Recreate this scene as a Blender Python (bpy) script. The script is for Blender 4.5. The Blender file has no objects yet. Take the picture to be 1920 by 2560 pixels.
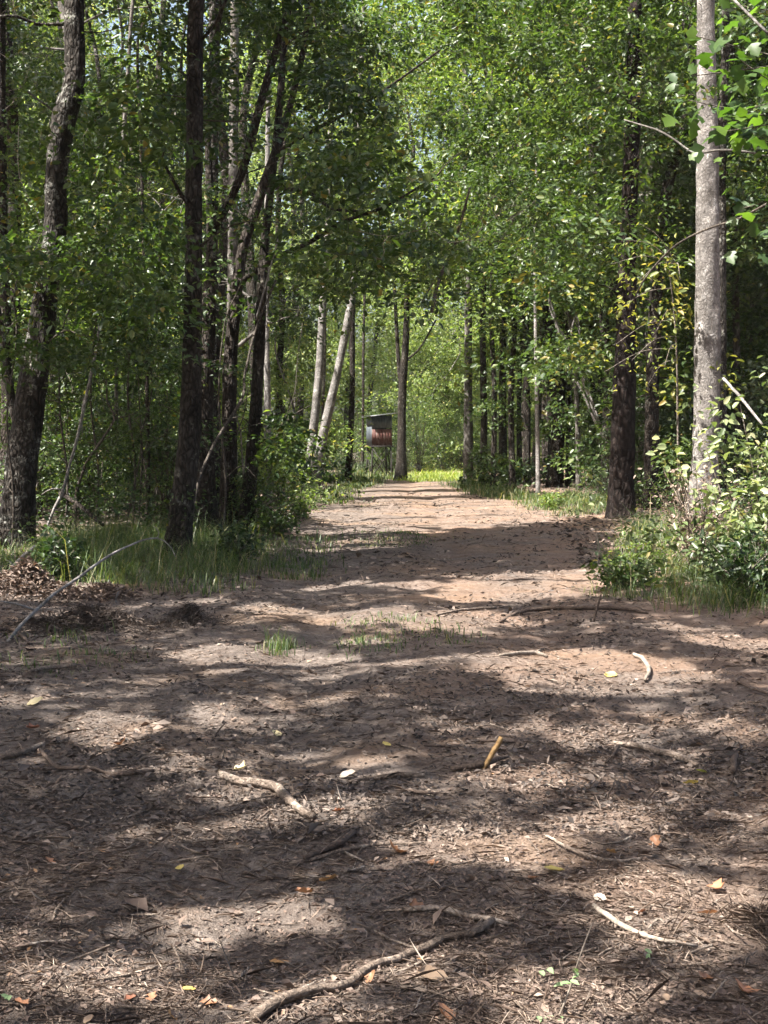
import bpy, math, random
import numpy as np

# ------------------------------------------------------------------ camera, sky, sun, exposure
sc = bpy.context.scene
COL = sc.collection
H = 1.55                       # eye height
F = 3400.0                     # focal length in photo pixels (photo 1920 x 2560)
PITCH = math.atan(160.0 / F)   # horizon sits at row 1120
cam_d = bpy.data.cameras.new('camera')
cam = bpy.data.objects.new('camera', cam_d); COL.objects.link(cam)
cam.location = (0, 0, H)
cam.rotation_euler = (math.pi / 2 - PITCH, 0, 0)
cam_d.sensor_fit = 'HORIZONTAL'; cam_d.sensor_width = 36.0
cam_d.lens = 36.0 * F / 1920.0
cam_d.clip_start = 0.05; cam_d.clip_end = 2000
sc.camera = cam

SUN = np.array([-0.47, -0.25, 0.0]); SUN[2] = math.sqrt(1 - SUN[0]**2 - SUN[1]**2)
SUN_EL = math.asin(SUN[2])
w = bpy.data.worlds.new('World'); sc.world = w; w.use_nodes = True
wn = w.node_tree.nodes; wl = w.node_tree.links
sky = wn.new('ShaderNodeTexSky'); sky.sky_type = 'NISHITA'; sky.sun_disc = False
sky.sun_elevation = SUN_EL; sky.sun_rotation = math.atan2(SUN[0], SUN[1]) % (2 * math.pi)
sky.dust_density = 6.0; sky.air_density = 1.0; sky.ozone_density = 0.4
bg = wn['Background']; bg.inputs['Strength'].default_value = 0.07
wl.new(sky.outputs['Color'], bg.inputs['Color'])
sl = bpy.data.lights.new('sun', 'SUN'); sl.energy = 5.0; sl.angle = math.radians(0.53); sl.color = (1.0, 0.955, 0.885)
so = bpy.data.objects.new('sun', sl); COL.objects.link(so)
from mathutils import Vector
so.rotation_euler = Vector(-SUN).to_track_quat('-Z', 'Y').to_euler()
so.location = (-30, 0, 60)
sc.view_settings.view_transform = 'Standard'; sc.view_settings.look = 'None'
sc.view_settings.gamma = 1.0; sc.view_settings.exposure = 2.35
sc.cycles.max_bounces = 5; sc.cycles.diffuse_bounces = 3; sc.cycles.glossy_bounces = 2
sc.cycles.transmission_bounces = 4; sc.cycles.transparent_max_bounces = 4
sc.cycles.sample_clamp_indirect = 6.0
sc.cycles.use_adaptive_sampling = True; sc.cycles.adaptive_threshold = 0.025

rng = np.random.default_rng(11)
random.seed(5)

# ------------------------------------------------------------------ maths helpers
def hash2(ix, iy, seed=0):
    h = (ix.astype(np.int64) * 374761393 + iy.astype(np.int64) * 668265263 + seed * 982451653) & 0x7fffffff
    h = ((h ^ (h >> 13)) * 1274126177) & 0x7fffffff
    return ((h ^ (h >> 16)) & 0xffff) / 65535.0
def vnoise(x, y, seed=0):
    x = np.asarray(x, float); y = np.asarray(y, float)
    ix = np.floor(x); iy = np.floor(y); fx = x - ix; fy = y - iy
    fx = fx * fx * (3 - 2 * fx); fy = fy * fy * (3 - 2 * fy)
    a = hash2(ix, iy, seed); b = hash2(ix + 1, iy, seed); c = hash2(ix, iy + 1, seed); d = hash2(ix + 1, iy + 1, seed)
    return (a * (1 - fx) + b * fx) * (1 - fy) + (c * (1 - fx) + d * fx) * fy
def sstep(a, b, x):
    t = np.clip((x - a) / (b - a), 0, 1); return t * t * (3 - 2 * t)

def road_edges(y):
    l = np.interp(y, [0, 11, 14, 18.8, 30, 44, 55, 62, 80], [-4.2, -3.6, -3.0, -1.95, -1.9, -2.1, -1.6, -0.7, -0.3])
    r = np.interp(y, [0, 10, 12.5, 14.6, 18, 25, 36, 44, 55, 62, 80], [4.2, 3.6, 2.9, 2.6, 2.8, 3.4, 4.6, 4.9, 3.2, 3.2, 3.0])
    return l, r
def terrain(x, y):
    x = np.asarray(x, float); y = np.asarray(y, float)
    l, r = road_edges(y)
    e = np.maximum(l - x, x - r)
    h = 0.10 * sstep(-0.2, 1.6, e) + 0.25 * sstep(1, 14, e)
    near = 1.0 - sstep(20, 60, y)
    h = h + near * (0.075 * (vnoise(x * 0.9, y * 0.7, 1) - 0.5) + 0.05 * (vnoise(x * 2.6, y * 2.1, 2) - 0.5)
                    + 0.028 * (vnoise(x * 7, y * 6, 3) - 0.5) + 0.014 * (vnoise(x * 17, y * 15, 4) - 0.5))
    for c in (-0.75, 1.25):
        h = h - 0.04 * np.exp(-((x - c - 0.25 * np.sin(y * 0.21)) / 0.32) ** 2)
    return h
def th(x, y): return float(terrain(np.array([x]), np.array([y]))[0])

CP, SP = math.cos(PITCH), math.sin(PITCH)
def ray(px, py):
    cx = (px - 960) / F; cy = (1280 - py) / F
    return np.array([cx, CP + cy * SP, -SP + cy * CP])
def at(px, py, Y):                 # the point on depth Y seen at photo pixel
    d = ray(px, py); t = Y / d[1]
    return np.array([d[0] * t, Y, H + d[2] * t])
def gnd(px, py):                   # the point of the ground seen at photo pixel
    d = ray(px, py)
    z = 0.0
    for _ in range(6):
        t = (z - H) / min(d[2], -1e-3); z = th(d[0] * t, d[1] * t)
    return np.array([d[0] * t, d[1] * t, z])
def pxm(Y): return F / Y           # photo pixels per metre at depth Y

# ------------------------------------------------------------------ sun patches the canopy is cut open for
GP = [  # sunlit patches on the ground, cut as openings into the canopy
 [(800,1252),(1100,1246),(1390,1250),(1440,1275),(1380,1305),(1180,1318),(900,1316),(780,1295)],
 [(1310,1238),(1500,1246),(1500,1292),(1330,1286)],
 [(1030,1186),(1170,1186),(1165,1214),(1040,1214)],
 [(930,1212),(1110,1212),(1130,1222),(920,1224)], [(860,1230),(1150,1230),(1120,1238),(840,1240)],
 [(1060,1470),(1300,1432),(1500,1410),(1540,1440),(1420,1490),(1200,1502),(1060,1500)],
 [(820,1462),(1020,1452),(1010,1468),(820,1474)],
 [(760,1540),(1020,1528),(1240,1530),(1350,1556),(1150,1580),(900,1572)],
 [(400,1630),(560,1612),(820,1640),(800,1672),(600,1682),(420,1660)],
 [(820,1590),(960,1584),(1000,1606),(840,1612)],
 [(1180,1640),(1400,1622),(1640,1650),(1760,1700),(1600,1735),(1380,1722),(1220,1690)],
 [(1700,1560),(1920,1590),(1920,1640),(1740,1610)],
 [(1790,1790),(1920,1800),(1920,1850),(1820,1840)],
 [(1360,1835),(1560,1825),(1600,1868),(1440,1890)],
 [(1180,1945),(1330,1930),(1420,1965),(1260,1990)],
 [(450,2070),(560,1985),(680,1975),(830,1990),(920,2020),(860,2062),(720,2058),(580,2072)],
 [(860,1890),(1000,1870),(1060,1900),(920,1925)],
 [(960,2110),(1110,2050),(1300,2075),(1420,2120),(1330,2190),(1120,2180),(980,2175)],
 [(1400,2040),(1640,2030),(1650,2100),(1480,2110)],
 [(1500,2230),(1640,2195),(1820,2215),(1920,2240),(1920,2330),(1760,2350),(1600,2330),(1520,2290)],
 [(1330,2190),(1470,2210),(1450,2260),(1340,2240)],
 [(330,2310),(450,2268),(580,2300),(560,2350),(400,2375)],
 [(610,2290),(720,2260),(860,2290),(760,2340),(640,2345)],
 [(0,2410),(120,2380),(230,2420),(420,2440),(430,2500),(200,2520),(0,2500)],
 [(250,2395),(400,2385),(420,2415),(300,2425)],
 [(1180,2470),(1320,2420),(1480,2450),(1460,2560),(1240,2560)],
 [(60,1440),(210,1438),(230,1490),(40,1490)],
 [(230,1446),(320,1448),(310,1478),(240,1476)],
 [(610,2510),(740,2462),(800,2490),(760,2560),(640,2560)],[(760,2480),(900,2430),(1060,2360),(1110,2378),(960,2462),(800,2520)],
 [(170,1800),(330,1790),(340,1830),(200,1840)], [(430,1770),(640,1755),(640,1790),(470,1800)],
 [(1530,1330),(1720,1300),(1780,1400),(1600,1470)],
 [(0,2210),(90,2200),(100,2235),(10,2245)], [(640,1530),(720,1520),(720,1545),(650,1550)],
]
def inflate(P, d):
    c = P.mean(0); v = P - c; L = np.linalg.norm(v, axis=1)[:, None]
    return c + v * (1 + d / np.maximum(L, .05))
GPOLY = [(lambda q: inflate(q, .009 * q[:, 1].mean() - .03))(np.array([gnd(*p)[:2] for p in poly])) for poly in GP]
LIT = [  # lit spots above the ground: photo pixel, depth, radius
 (1850,1100,15.0,1.15),(1900,1230,15.0,0.9),(1620,1370,16,0.7),(1590,800,26,1.3),(1650,930,26,1.0),(1590,640,26,1.0),
 (1765,420,26,1.6),(1765,620,26,1.3),(1765,200,26,1.2),(1765,820,26,0.8),
 (805,740,56,1.6),(880,780,54,1.4),(830,980,54,1.2),(790,1080,55,1.5),
 (730,1230,42,1.3),(780,1290,33,0.8),(1850,250,9,0.9),(1880,330,9,0.6),
 (1150,780,72,4.0),(1080,980,76,4.0),(1010,620,60,3.0),
 (290,520,24,1.2),(150,160,19.6,1.0),(510,560,24,1.0),(420,640,22,1.0),(110,640,19,0.9),(760,960,50,1.6),
 (545,380,28,1.2),(1100,1195,72,2.5),(1130,1190,66,2.0),
]
LITP = [(at(a, b, c), r) for a, b, c, r in LIT]
def inside(poly, x, y):
    c = np.zeros(x.shape, bool); n = len(poly)
    for i in range(n):
        x1, y1 = poly[i]; x2, y2 = poly[(i + 1) % n]
        m = ((y1 > y) != (y2 > y)) & (x < (x2 - x1) * (y - y1) / (y2 - y1 + 1e-12) + x1)
        c ^= m
    return c
def keep_mask(P, zmin=2.5, tip=None, gaps=True):
    """False for leaves that stand in one of the canopy's openings."""
    k = np.ones(len(P), bool)
    for Q in ([P] if tip is None else [P, tip]):
        x, y, z = Q[:, 0], Q[:, 1], Q[:, 2]
        gx = x - SUN[0] / SUN[2] * z; gy = y - SUN[1] / SUN[2] * z
        amp = np.clip(0.010 * gy, 0.03, 0.22)
        jx = gx + amp * ((vnoise(gx * 2.3, gy * 2.0, 21) - 0.5) * 4 + (vnoise(gx * 7, gy * 6, 22) - 0.5) * 3)
        jy = gy + amp * ((vnoise(gx * 2.3, gy * 2.0, 23) - 0.5) * 5 + (vnoise(gx * 7, gy * 6, 24) - 0.5) * 4)
        hi = z > zmin
        for poly in GPOLY:
            lo_ = poly.min(0); hi_ = poly.max(0)
            c = hi & (jx > lo_[0]) & (jx < hi_[0]) & (jy > lo_[1]) & (jy < hi_[1])
            if c.any():
                ii = np.nonzero(c)[0]; k[ii[inside(poly, jx[ii], jy[ii])]] = False
        for q, r in LITP:
            d = Q - q; sdot = d @ SUN
            m = sdot > 0.6
            if m.any():
                dm = d[m]; perp = np.linalg.norm(dm - sdot[m][:, None] * SUN, axis=1)
                ii = np.nonzero(m)[0]
                k[ii[perp < r * (0.75 + 0.5 * vnoise(gx[m] * 2, gy[m] * 2, 31))]] = False
    l, r = road_edges(gy)
    onpath = (gx > l - 2.4) & (gx < r + 0.8) & (gy < 66)
    g = vnoise(gx * 0.55, gy * 0.45, 41) * 0.6 + vnoise(gx * 1.6, gy * 1.4, 42) * 0.4
    zc = 3.0 + (1.0 + .30 * np.clip(gy, 15, 70)) * vnoise(gx * .45, gy * .4, 44)     # openings reach down unevenly
    if gaps: k &= ~((~onpath) & hi & (z > zc) & (g > 0.37))
    f = vnoise(gx * 3.4, gy * 3.0, 43); dark = (gy > 16.2) & (gy < 26.5)
    k &= ~(onpath & hi & (f > np.where(dark, .97, np.where(gy < 9, .90, .93))))
    f2 = vnoise(gx * 1.5 + 7, gy * 1.2, 45); rnd = hash2(np.floor(x * 997), np.floor(y * 991), 3)     # thin places in the roof
    k &= ~(onpath & hi & (z > 6) & (f2 > .62) & (gy < 11) & (rnd < .34))
    return k

# ------------------------------------------------------------------ object helpers
def mesh_np(name, V, faces_flat, sizes, mat=None, smooth=False):
    me = bpy.data.meshes.new(name)
    V = np.ascontiguousarray(V, np.float32); n = len(sizes)
    me.vertices.add(len(V)); me.vertices.foreach_set('co', V.ravel())
    me.loops.add(len(faces_flat)); me.loops.foreach_set('vertex_index', np.ascontiguousarray(faces_flat, np.int32))
    me.polygons.add(n)
    st = np.zeros(n, np.int32); st[1:] = np.cumsum(sizes)[:-1]
    me.polygons.foreach_set('loop_start', st)
    if smooth: me.polygons.foreach_set('use_smooth', np.ones(n, bool))
    me.update(calc_edges=True)
    if mat: me.materials.append(mat)
    return me
def ob(name, me, parent=None, loc=None, label=None, cat=None, group=None, kind=None):
    o = bpy.data.objects.new(name, me); COL.objects.link(o)
    if parent: o.parent = parent
    if loc is not None: o.location = [float(v) for v in loc]
    if label: o['label'] = label
    if cat: o['category'] = cat
    if group: o['group'] = group
    if kind: o['kind'] = kind
    return o
def thing(name, label, cat, loc, group=None):
    o = ob(name, None, None, loc, label, cat, group); o.empty_display_size = 0.3
    return o

class MB:
    def __init__(s): s.V = []; s.F = []; s.S = []; s.n = 0
    def add(s, V, F):
        s.V.append(np.asarray(V, float))
        for f in F: s.F.extend(i + s.n for i in f); s.S.append(len(f))
        s.n += len(V)
    def arr(s, V, Fa):          # Fa: (m,k) array
        s.V.append(np.asarray(V, float)); Fa = np.asarray(Fa) + s.n
        s.F.extend(Fa.ravel().tolist()); s.S.extend([Fa.shape[1]] * len(Fa)); s.n += len(V)
    def mesh(s, name, mat, smooth=False): return mesh_np(name, np.concatenate(s.V), s.F, s.S, mat, smooth)

def spline(P, R, step=None, n=None):
    """Catmull-Rom through points P with radii R."""
    P = np.asarray(P, float); R = np.asarray(R, float)
    A = np.vstack([2 * P[0] - P[1], P, 2 * P[-1] - P[-2]])
    out, ro = [], []
    for i in range(len(P) - 1):
        L = np.linalg.norm(P[i + 1] - P[i]); k = n or max(2, int(math.ceil(L / step)))
        t = np.linspace(0, 1, k, endpoint=False)[:, None]
        p0, p1, p2, p3 = A[i], A[i + 1], A[i + 2], A[i + 3]
        out.append(0.5 * ((2 * p1) + (-p0 + p2) * t + (2 * p0 - 5 * p1 + 4 * p2 - p3) * t * t + (-p0 + 3 * p1 - 3 * p2 + p3) * t ** 3))
        ro.append(R[i] + (R[i + 1] - R[i]) * t[:, 0])
    out.append(P[-1:]); ro.append(R[-1:])
    return np.vstack(out), np.concatenate(ro)
def tube(mb, P, R, sides=6, rough=0.0, seed=0, cap=True, flare=None):
    P = np.asarray(P, float); R = np.asarray(R, float); n = len(P)
    T = np.gradient(P, axis=0); T /= np.linalg.norm(T, axis=1)[:, None] + 1e-9
    ref = np.array([0.31, 0.77, 0.55]); ref = ref if abs(T[0] @ ref) < 0.9 else np.array([0.9, -0.3, 0.2])
    B = np.cross(T, ref); B /= np.linalg.norm(B, axis=1)[:, None] + 1e-9
    N = np.cross(B, T)
    a = np.linspace(0, 2 * math.pi, sides, endpoint=False)
    s = np.concatenate([[0], np.cumsum(np.linalg.norm(np.diff(P, axis=0), axis=1))])
    rr = R[:, None] * np.ones((1, sides))
    if rough > 0:
        A_, S_ = np.meshgrid(a, s)
        nz = vnoise(np.cos(A_) * 1.6 + 10 + seed, np.sin(A_) * 1.6 + S_ * 0.9, seed) - 0.5
        n2 = vnoise(np.cos(A_) * 3.7 + 20 + seed, np.sin(A_) * 3.7 + S_ * 3.1, seed + 7) - 0.5
        n3 = vnoise(A_ * sides / 5.0 + seed * 3.1, S_ * 5.0, seed + 13) - 0.5
        rr = rr * (1 + rough * (nz + 0.7 * n2 + (0.75 * n3 if sides > 18 else 0)))
    if flare is not None:
        fl = flare * np.exp(-s / 0.35)
        rr = rr * (1 + fl[:, None] * (1 + 0.55 * np.cos(a * 4 + seed))[None, :])
    V = P[:, None, :] + rr[..., None] * (np.cos(a)[None, :, None] * N[:, None, :] + np.sin(a)[None, :, None] * B[:, None, :])
    i = np.arange(n - 1)[:, None] * sides; j = np.arange(sides)[None, :]; j2 = (j + 1) % sides
    Fq = np.stack([i + j, i + j2, i + sides + j2, i + sides + j], -1).reshape(-1, 4)
    base = mb.n
    mb.arr(V.reshape(-1, 3), Fq)
    if cap and R[-1] > 0.002:
        mb.F.extend((base + (n - 1) * sides + np.arange(sides)).tolist()); mb.S.append(sides)
        mb.F.extend((base + np.arange(sides)[::-1]).tolist()); mb.S.append(sides)

# ------------------------------------------------------------------ leaves
class Leaves:
    def __init__(s, c, a, n, L, W): s.c, s.a, s.n, s.L, s.W = c, a, n, L, W
    def open_to_sun(s, gaps=True):      # keep the leaves that are not in an opening of the canopy
        t = s.c + s.a / (np.linalg.norm(s.a, axis=1)[:, None] + 1e-9) * s.L[:, None]
        return s.sel(keep_mask(s.c, 2.5, t, gaps))
    def sel(s, m): return Leaves(s.c[m], s.a[m], s.n[m], s.L[m], s.W[m])
    def moved(s, rz, sca, loc):
        c_, s_ = math.cos(rz), math.sin(rz); R = np.array([[c_, -s_, 0], [s_, c_, 0], [0, 0, 1]])
        sca = np.asarray(sca, float) * np.ones(3)
        return Leaves((s.c * sca) @ R.T + loc, s.a @ R.T, s.n @ R.T, s.L, s.W)
    def mesh(s, name, mat, origin=(0, 0, 0), kind='diamond'):
        c = s.c - np.asarray(origin, float)
        a = s.a / (np.linalg.norm(s.a, axis=1)[:, None] + 1e-9)
        b = np.cross(s.n, a); b /= np.linalg.norm(b, axis=1)[:, None] + 1e-9
        n = np.cross(a, b); L = s.L[:, None]; W = s.W[:, None]; N = len(c)
        if kind == 'diamond':
            V = np.stack([c, c + 0.5 * L * a + 0.5 * W * b + 0.14 * W * n, c + L * a - 0.12 * L * n, c + 0.5 * L * a - 0.5 * W * b + 0.14 * W * n], 1)
            Fm = np.array([[0, 2, 1], [0, 3, 2]])
        elif kind == 'oval':
            V = np.stack([c, c + .28 * L * a + .44 * W * b + .12 * W * n, c + .68 * L * a + .40 * W * b + .10 * W * n, c + L * a - .15 * L * n,
                          c + .68 * L * a - .40 * W * b + .10 * W * n, c + .28 * L * a - .44 * W * b + .12 * W * n], 1)
            Fm = np.array([[0, 3, 2, 1], [0, 5, 4, 3]])
        elif kind == 'lobed':      # three-lobed outline, folded on the midrib
            pts = [(0, 0, 0), (.18, .30, .08), (.30, .62, .02), (.46, .26, .07), (.66, .42, .03), (1, 0, -.12), (.66, -.42, .03), (.46, -.26, .07), (.30, -.62, .02), (.18, -.30, .08), (.46, 0, 0)]
            V = np.stack([c + u * L * a + v * W * b + q * L * n for u, v, q in pts], 1)
            Fm = np.array([[0, 10, 3, 1], [1, 3, 2, 2], [10, 5, 4, 3], [0, 9, 7, 10], [9, 8, 7, 7], [10, 7, 6, 5]])
        k = V.shape[1]
        off = (np.arange(N) * k)
        if kind == 'lobed':
            fl = []; sz = []
            quads = np.array([[0, 10, 3, 1], [10, 5, 4, 3], [0, 9, 7, 10], [10, 7, 6, 5]]); tris = np.array([[1, 3, 2], [9, 8, 7]])
            A = (off[:, None, None] + quads).reshape(-1); B = (off[:, None, None] + tris).reshape(-1)
            return mesh_np(name, V.reshape(-1, 3), np.concatenate([A, B]), np.concatenate([np.full(N * 4, 4), np.full(N * 2, 3)]), mat)
        Fa = (off[:, None, None] + Fm).reshape(-1)
        return mesh_np(name, V.reshape(-1, 3), Fa, np.full(N * len(Fm), Fm.shape[1]), mat)
def cat_leaves(ls):
    return Leaves(*[np.concatenate([getattr(l, k) for l in ls]) for k in ('c', 'a', 'n', 'L', 'W')])
def spray(C, per, sh, sv, L, rg, wr=0.55, tilt=0.55, droop=0.25, lvar=0.35):
    """Leaves gathered in flattish sprays round the centres C (one spray each)."""
    C = np.asarray(C, float); m = len(C)
    per_i = np.maximum(3, rg.poisson(per, m)); idx = np.repeat(np.arange(m), per_i); N = len(idx)
    sz = rg.uniform(0.6, 1.4, m)[idx]
    ang = rg.uniform(0, 2 * math.pi, N); rad = np.sqrt(rg.uniform(0, 1, N)) * sh * sz
    d = np.stack([np.cos(ang), np.sin(ang), np.zeros(N)], 1)
    tl = rg.normal(0, 0.42, (m, 2))[idx]
    off = d * rad[:, None]
    off[:, 2] = rg.normal(0, sv, N) + off[:, 0] * tl[:, 0] + off[:, 1] * tl[:, 1] - 0.25 * rad ** 2 / max(sh, 1e-3)
    a = d + rg.normal(0, 0.6, (N, 3)); a[:, 2] -= droop
    n = np.stack([-tl[:, 0], -tl[:, 1], np.ones(N)], 1) + rg.normal(0, tilt * .7, (N, 3))
    Ls = L * rg.uniform(.72, 1.28, m)[idx] * rg.uniform(1 - lvar, 1 + lvar, N)
    return Leaves(C[idx] + off, a, n, Ls, Ls * wr * rg.uniform(0.85, 1.15, N))

# ------------------------------------------------------------------ materials
def newmat(name):
    m = bpy.data.materials.new(name); m.use_nodes = True
    nt = m.node_tree; nt.nodes.clear()
    out = nt.nodes.new('ShaderNodeOutputMaterial')
    return m, nt, out
def N_(nt, t, **kw):
    n = nt.nodes.new(t)
    for k, v in kw.items():
        if k in n.inputs: n.inputs[k].default_value = v
        else: setattr(n, k, v)
    return n
def ramp(nt, fac, stops):
    r = nt.nodes.new('ShaderNodeValToRGB'); cr = r.color_ramp
    while len(cr.elements) < len(stops): cr.elements.new(0.5)
    for e, (p, c) in zip(cr.elements, stops): e.position = p; e.color = (*c, 1)
    nt.links.new(fac, r.inputs['Fac']); return r.outputs['Color']
def mix(nt, f, a, b, mode='MIX'):
    m = nt.nodes.new('ShaderNodeMix'); m.data_type = 'RGBA'; m.blend_type = mode
    for s, v in ((0, f), (6, a), (7, b)):
        if isinstance(v, (float, int)): m.inputs[s].default_value = v
        elif isinstance(v, tuple): m.inputs[s].default_value = (*v, 1)
        else: nt.links.new(v, m.inputs[s])
    return m.outputs[2]
def leaf_mat(name, stops, trans=0.35, rough=0.45, tboost=(1.75, 1.8, 0.6), spec=0.4):
    m, nt, out = newmat(name); g = N_(nt, 'ShaderNodeNewGeometry')
    col = ramp(nt, g.outputs['Random Per Island'], stops)
    p = N_(nt, 'ShaderNodeBsdfPrincipled', Roughness=rough); p.inputs['Specular IOR Level'].default_value = spec
    nt.links.new(col, p.inputs['Base Color'])
    t = N_(nt, 'ShaderNodeBsdfTranslucent')
    tc = mix(nt, 1.0, col, tboost, 'MULTIPLY'); nt.links.new(tc, t.inputs['Color'])
    ms = N_(nt, 'ShaderNodeMixShader'); ms.inputs[0].default_value = trans
    nt.links.new(p.outputs[0], ms.inputs[1]); nt.links.new(t.outputs[0], ms.inputs[2]); nt.links.new(ms.outputs[0], out.inputs[0])
    return m
GREEN = leaf_mat('leaf_green', [(0, (.022, .042, .014)), (.4, (.036, .062, .018)), (.75, (.056, .086, .024)), (.96, (.085, .11, .032)), (1, (.16, .12, .03))], .36, .42, (1.6, 1.75, .65), .36)
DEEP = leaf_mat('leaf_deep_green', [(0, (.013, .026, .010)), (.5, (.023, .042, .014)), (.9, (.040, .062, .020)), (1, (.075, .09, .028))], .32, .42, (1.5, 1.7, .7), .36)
BRIGHT = leaf_mat('leaf_bright_green', [(0, (.062, .098, .030)), (.5, (.105, .150, .042)), (.9, (.155, .195, .058)), (1, (.25, .21, .07))], 0.45, .42, (1.6, 1.75, .65), .36)  # green raised so farther foliage glows as if backlit
GREYGREEN = leaf_mat('leaf_grey_green', [(0, (.045, .068, .036)), (.5, (.072, .098, .048)), (1, (.11, .13, .062))], 0.3, 0.33, (1.2, 1.4, .8), 0.6)
HAZE_TINT_LEAF = leaf_mat('leaf_pale_green', [(0, (.085, .125, .045)), (.5, (.145, .195, .068)), (.9, (.20, .245, .09)), (1, (.28, .25, .10))], 0.45, .45, (1.5, 1.6, .7), .36)  # far foliage colour, paled to stand in for haze and distant glow
YELLOW = leaf_mat('leaf_yellowing', [(0, (.07, .10, .02)), (.5, (.13, .145, .028)), (.88, (.24, .215, .04)), (1, (.25, .18, .05))], 0.45, 0.5, (1.3, 1.3, .8))
WAXY = leaf_mat('leaf_waxy', [(0, (.055, .08, .03)), (.5, (.09, .12, .045)), (.85, (.15, .17, .08)), (1, (.24, .2, .09))], 0.28, 0.42, (1.3, 1.5, .7), 0.35)
GRASS = leaf_mat('grass_blade', [(0, (.03, .052, .017)), (.5, (.05, .082, .025)), (.82, (.085, .115, .038)), (1, (.26, .22, .13))], 0.35, 0.5)
GRASS_SUN_TINT = leaf_mat('grass_blade_sunny', [(0, (.09, .135, .025)), (.5, (.14, .19, .035)), (.85, (.20, .24, .05)), (1, (.36, .32, .15))], .4, .5)  # brighter copy of the grass, sunlight put into its colour
LITTER = leaf_mat('dead_leaf', [(0, (.035, .024, .019)), (.3, (.080, .055, .043)), (.6, (.135, .095, .074)), (.88, (.18, .132, .103)), (.98, (.27, .21, .168)), (1, (.24, .13, .06))], 0.12, 0.6, (1.2, 1, .8), .3)
NEEDLE = leaf_mat('dead_needle', [(0, (.055, .037, .028)), (.4, (.125, .088, .066)), (.85, (.20, .15, .115)), (1, (.31, .25, .20))], 0.05, 0.6, (1.2, 1, .8), .3)
DARKBRUSH = leaf_mat('dead_brush', [(0, (.030, .025, .022)), (.5, (.068, .054, .046)), (1, (.18, .14, .115))], 0.05, 0.7, (1.2, 1, .8), .2)

def bark_mat(name, dark, mid, light, lichen=None, lich_amt=0.5, vs=17.0, zs=0.42, bump=1.0, vw=1.8):
    m, nt, out = newmat(name)
    tc = N_(nt, 'ShaderNodeTexCoord'); mp = N_(nt, 'ShaderNodeMapping'); mp.inputs['Scale'].default_value = (1, 1, zs)
    nt.links.new(tc.outputs['Object'], mp.inputs[0])
    v = N_(nt, 'ShaderNodeTexVoronoi', Scale=vs); v.feature = 'DISTANCE_TO_EDGE'
    nz = N_(nt, 'ShaderNodeTexNoise', Scale=vs * 1.6, Detail=6.0, Roughness=0.65)
    wob = N_(nt, 'ShaderNodeTexNoise', Scale=6.0, Detail=3.0)
    nt.links.new(mp.outputs[0], wob.inputs['Vector'])
    vm = N_(nt, 'ShaderNodeVectorMath', operation='MULTIPLY_ADD'); vm.inputs[1].default_value = (.16, .16, .16)
    nt.links.new(wob.outputs['Color'], vm.inputs[0]); nt.links.new(mp.outputs[0], vm.inputs[2])
    nt.links.new(vm.outputs[0], v.inputs['Vector']); nt.links.new(vm.outputs[0], nz.inputs['Vector'])
    ms = N_(nt, 'ShaderNodeMath', operation='MULTIPLY_ADD'); ms.inputs[1].default_value = vw
    nt.links.new(v.outputs['Distance'], ms.inputs[0])
    sb = N_(nt, 'ShaderNodeMath', operation='MULTIPLY'); sb.inputs[1].default_value = 0.75
    nt.links.new(nz.outputs['Fac'], sb.inputs[0]); nt.links.new(sb.outputs[0], ms.inputs[2])
    col = ramp(nt, ms.outputs[0], [(.22, dark), (.48, mid), (.85, light)])
    if lichen:
        ln = N_(nt, 'ShaderNodeTexNoise', Scale=4.2, Detail=5.0, Roughness=0.7); nt.links.new(tc.outputs['Object'], ln.inputs['Vector'])
        lf = ramp(nt, ln.outputs['Fac'], [(.62 - .22 * lich_amt, (0, 0, 0)), (.74 - .2 * lich_amt, (1, 1, 1))])
        l2 = N_(nt, 'ShaderNodeTexNoise', Scale=38.0, Detail=3.0); nt.links.new(tc.outputs['Object'], l2.inputs['Vector'])
        l2f = ramp(nt, l2.outputs['Fac'], [(.38, (0, 0, 0)), (.58, (1, 1, 1))])
        f = mix(nt, 1.0, lf, l2f, 'MULTIPLY')
        col = mix(nt, f, col, lichen)
    bn = N_(nt, 'ShaderNodeTexNoise', Scale=2.1, Detail=6.0, Roughness=0.7); nt.links.new(tc.outputs['Object'], bn.inputs['Vector'])
    bf = ramp(nt, bn.outputs['Fac'], [(.34, (.42, .40, .38)), (.52, (.95, .95, .95)), (.7, (1.25, 1.22, 1.18))])
    col = mix(nt, 1.0, col, bf, 'MULTIPLY')
    p = N_(nt, 'ShaderNodeBsdfPrincipled', Roughness=0.9); p.inputs['Specular IOR Level'].default_value = 0.15
    nt.links.new(col, p.inputs['Base Color'])
    b = N_(nt, 'ShaderNodeBump', Strength=bump, Distance=0.04); nt.links.new(ms.outputs[0], b.inputs['Height'])
    nt.links.new(b.outputs[0], p.inputs['Normal']); nt.links.new(p.outputs[0], out.inputs[0])
    return m
B_DARK = bark_mat('bark_dark', (.007, .006, .005), (.024, .019, .016), (.052, .042, .035), (.18, .18, .155), 0.2)
B_LICHEN = bark_mat('bark_lichened', (.006, .005, .0045), (.022, .0188, .016), (.052, .045, .039), (.24, .24, .215), 0.36)
B_BROWN = bark_mat('bark_brown', (.006, .005, .0042), (.022, .018, .0145), (.050, .042, .034), (.17, .165, .14), 0.2)
B_PALE = bark_mat('bark_pale', (.055, .050, .046), (.155, .142, .132), (.29, .272, .258), (.38, .365, .345), 0.25, 16.0, 0.8, 0.8, 0.45)
B_WHITE = bark_mat('bark_whitish', (.075, .069, .064), (.20, .186, .175), (.35, .335, .32), (.42, .41, .385), 0.3, 16.0, 0.8, 0.7, 0.45)
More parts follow.
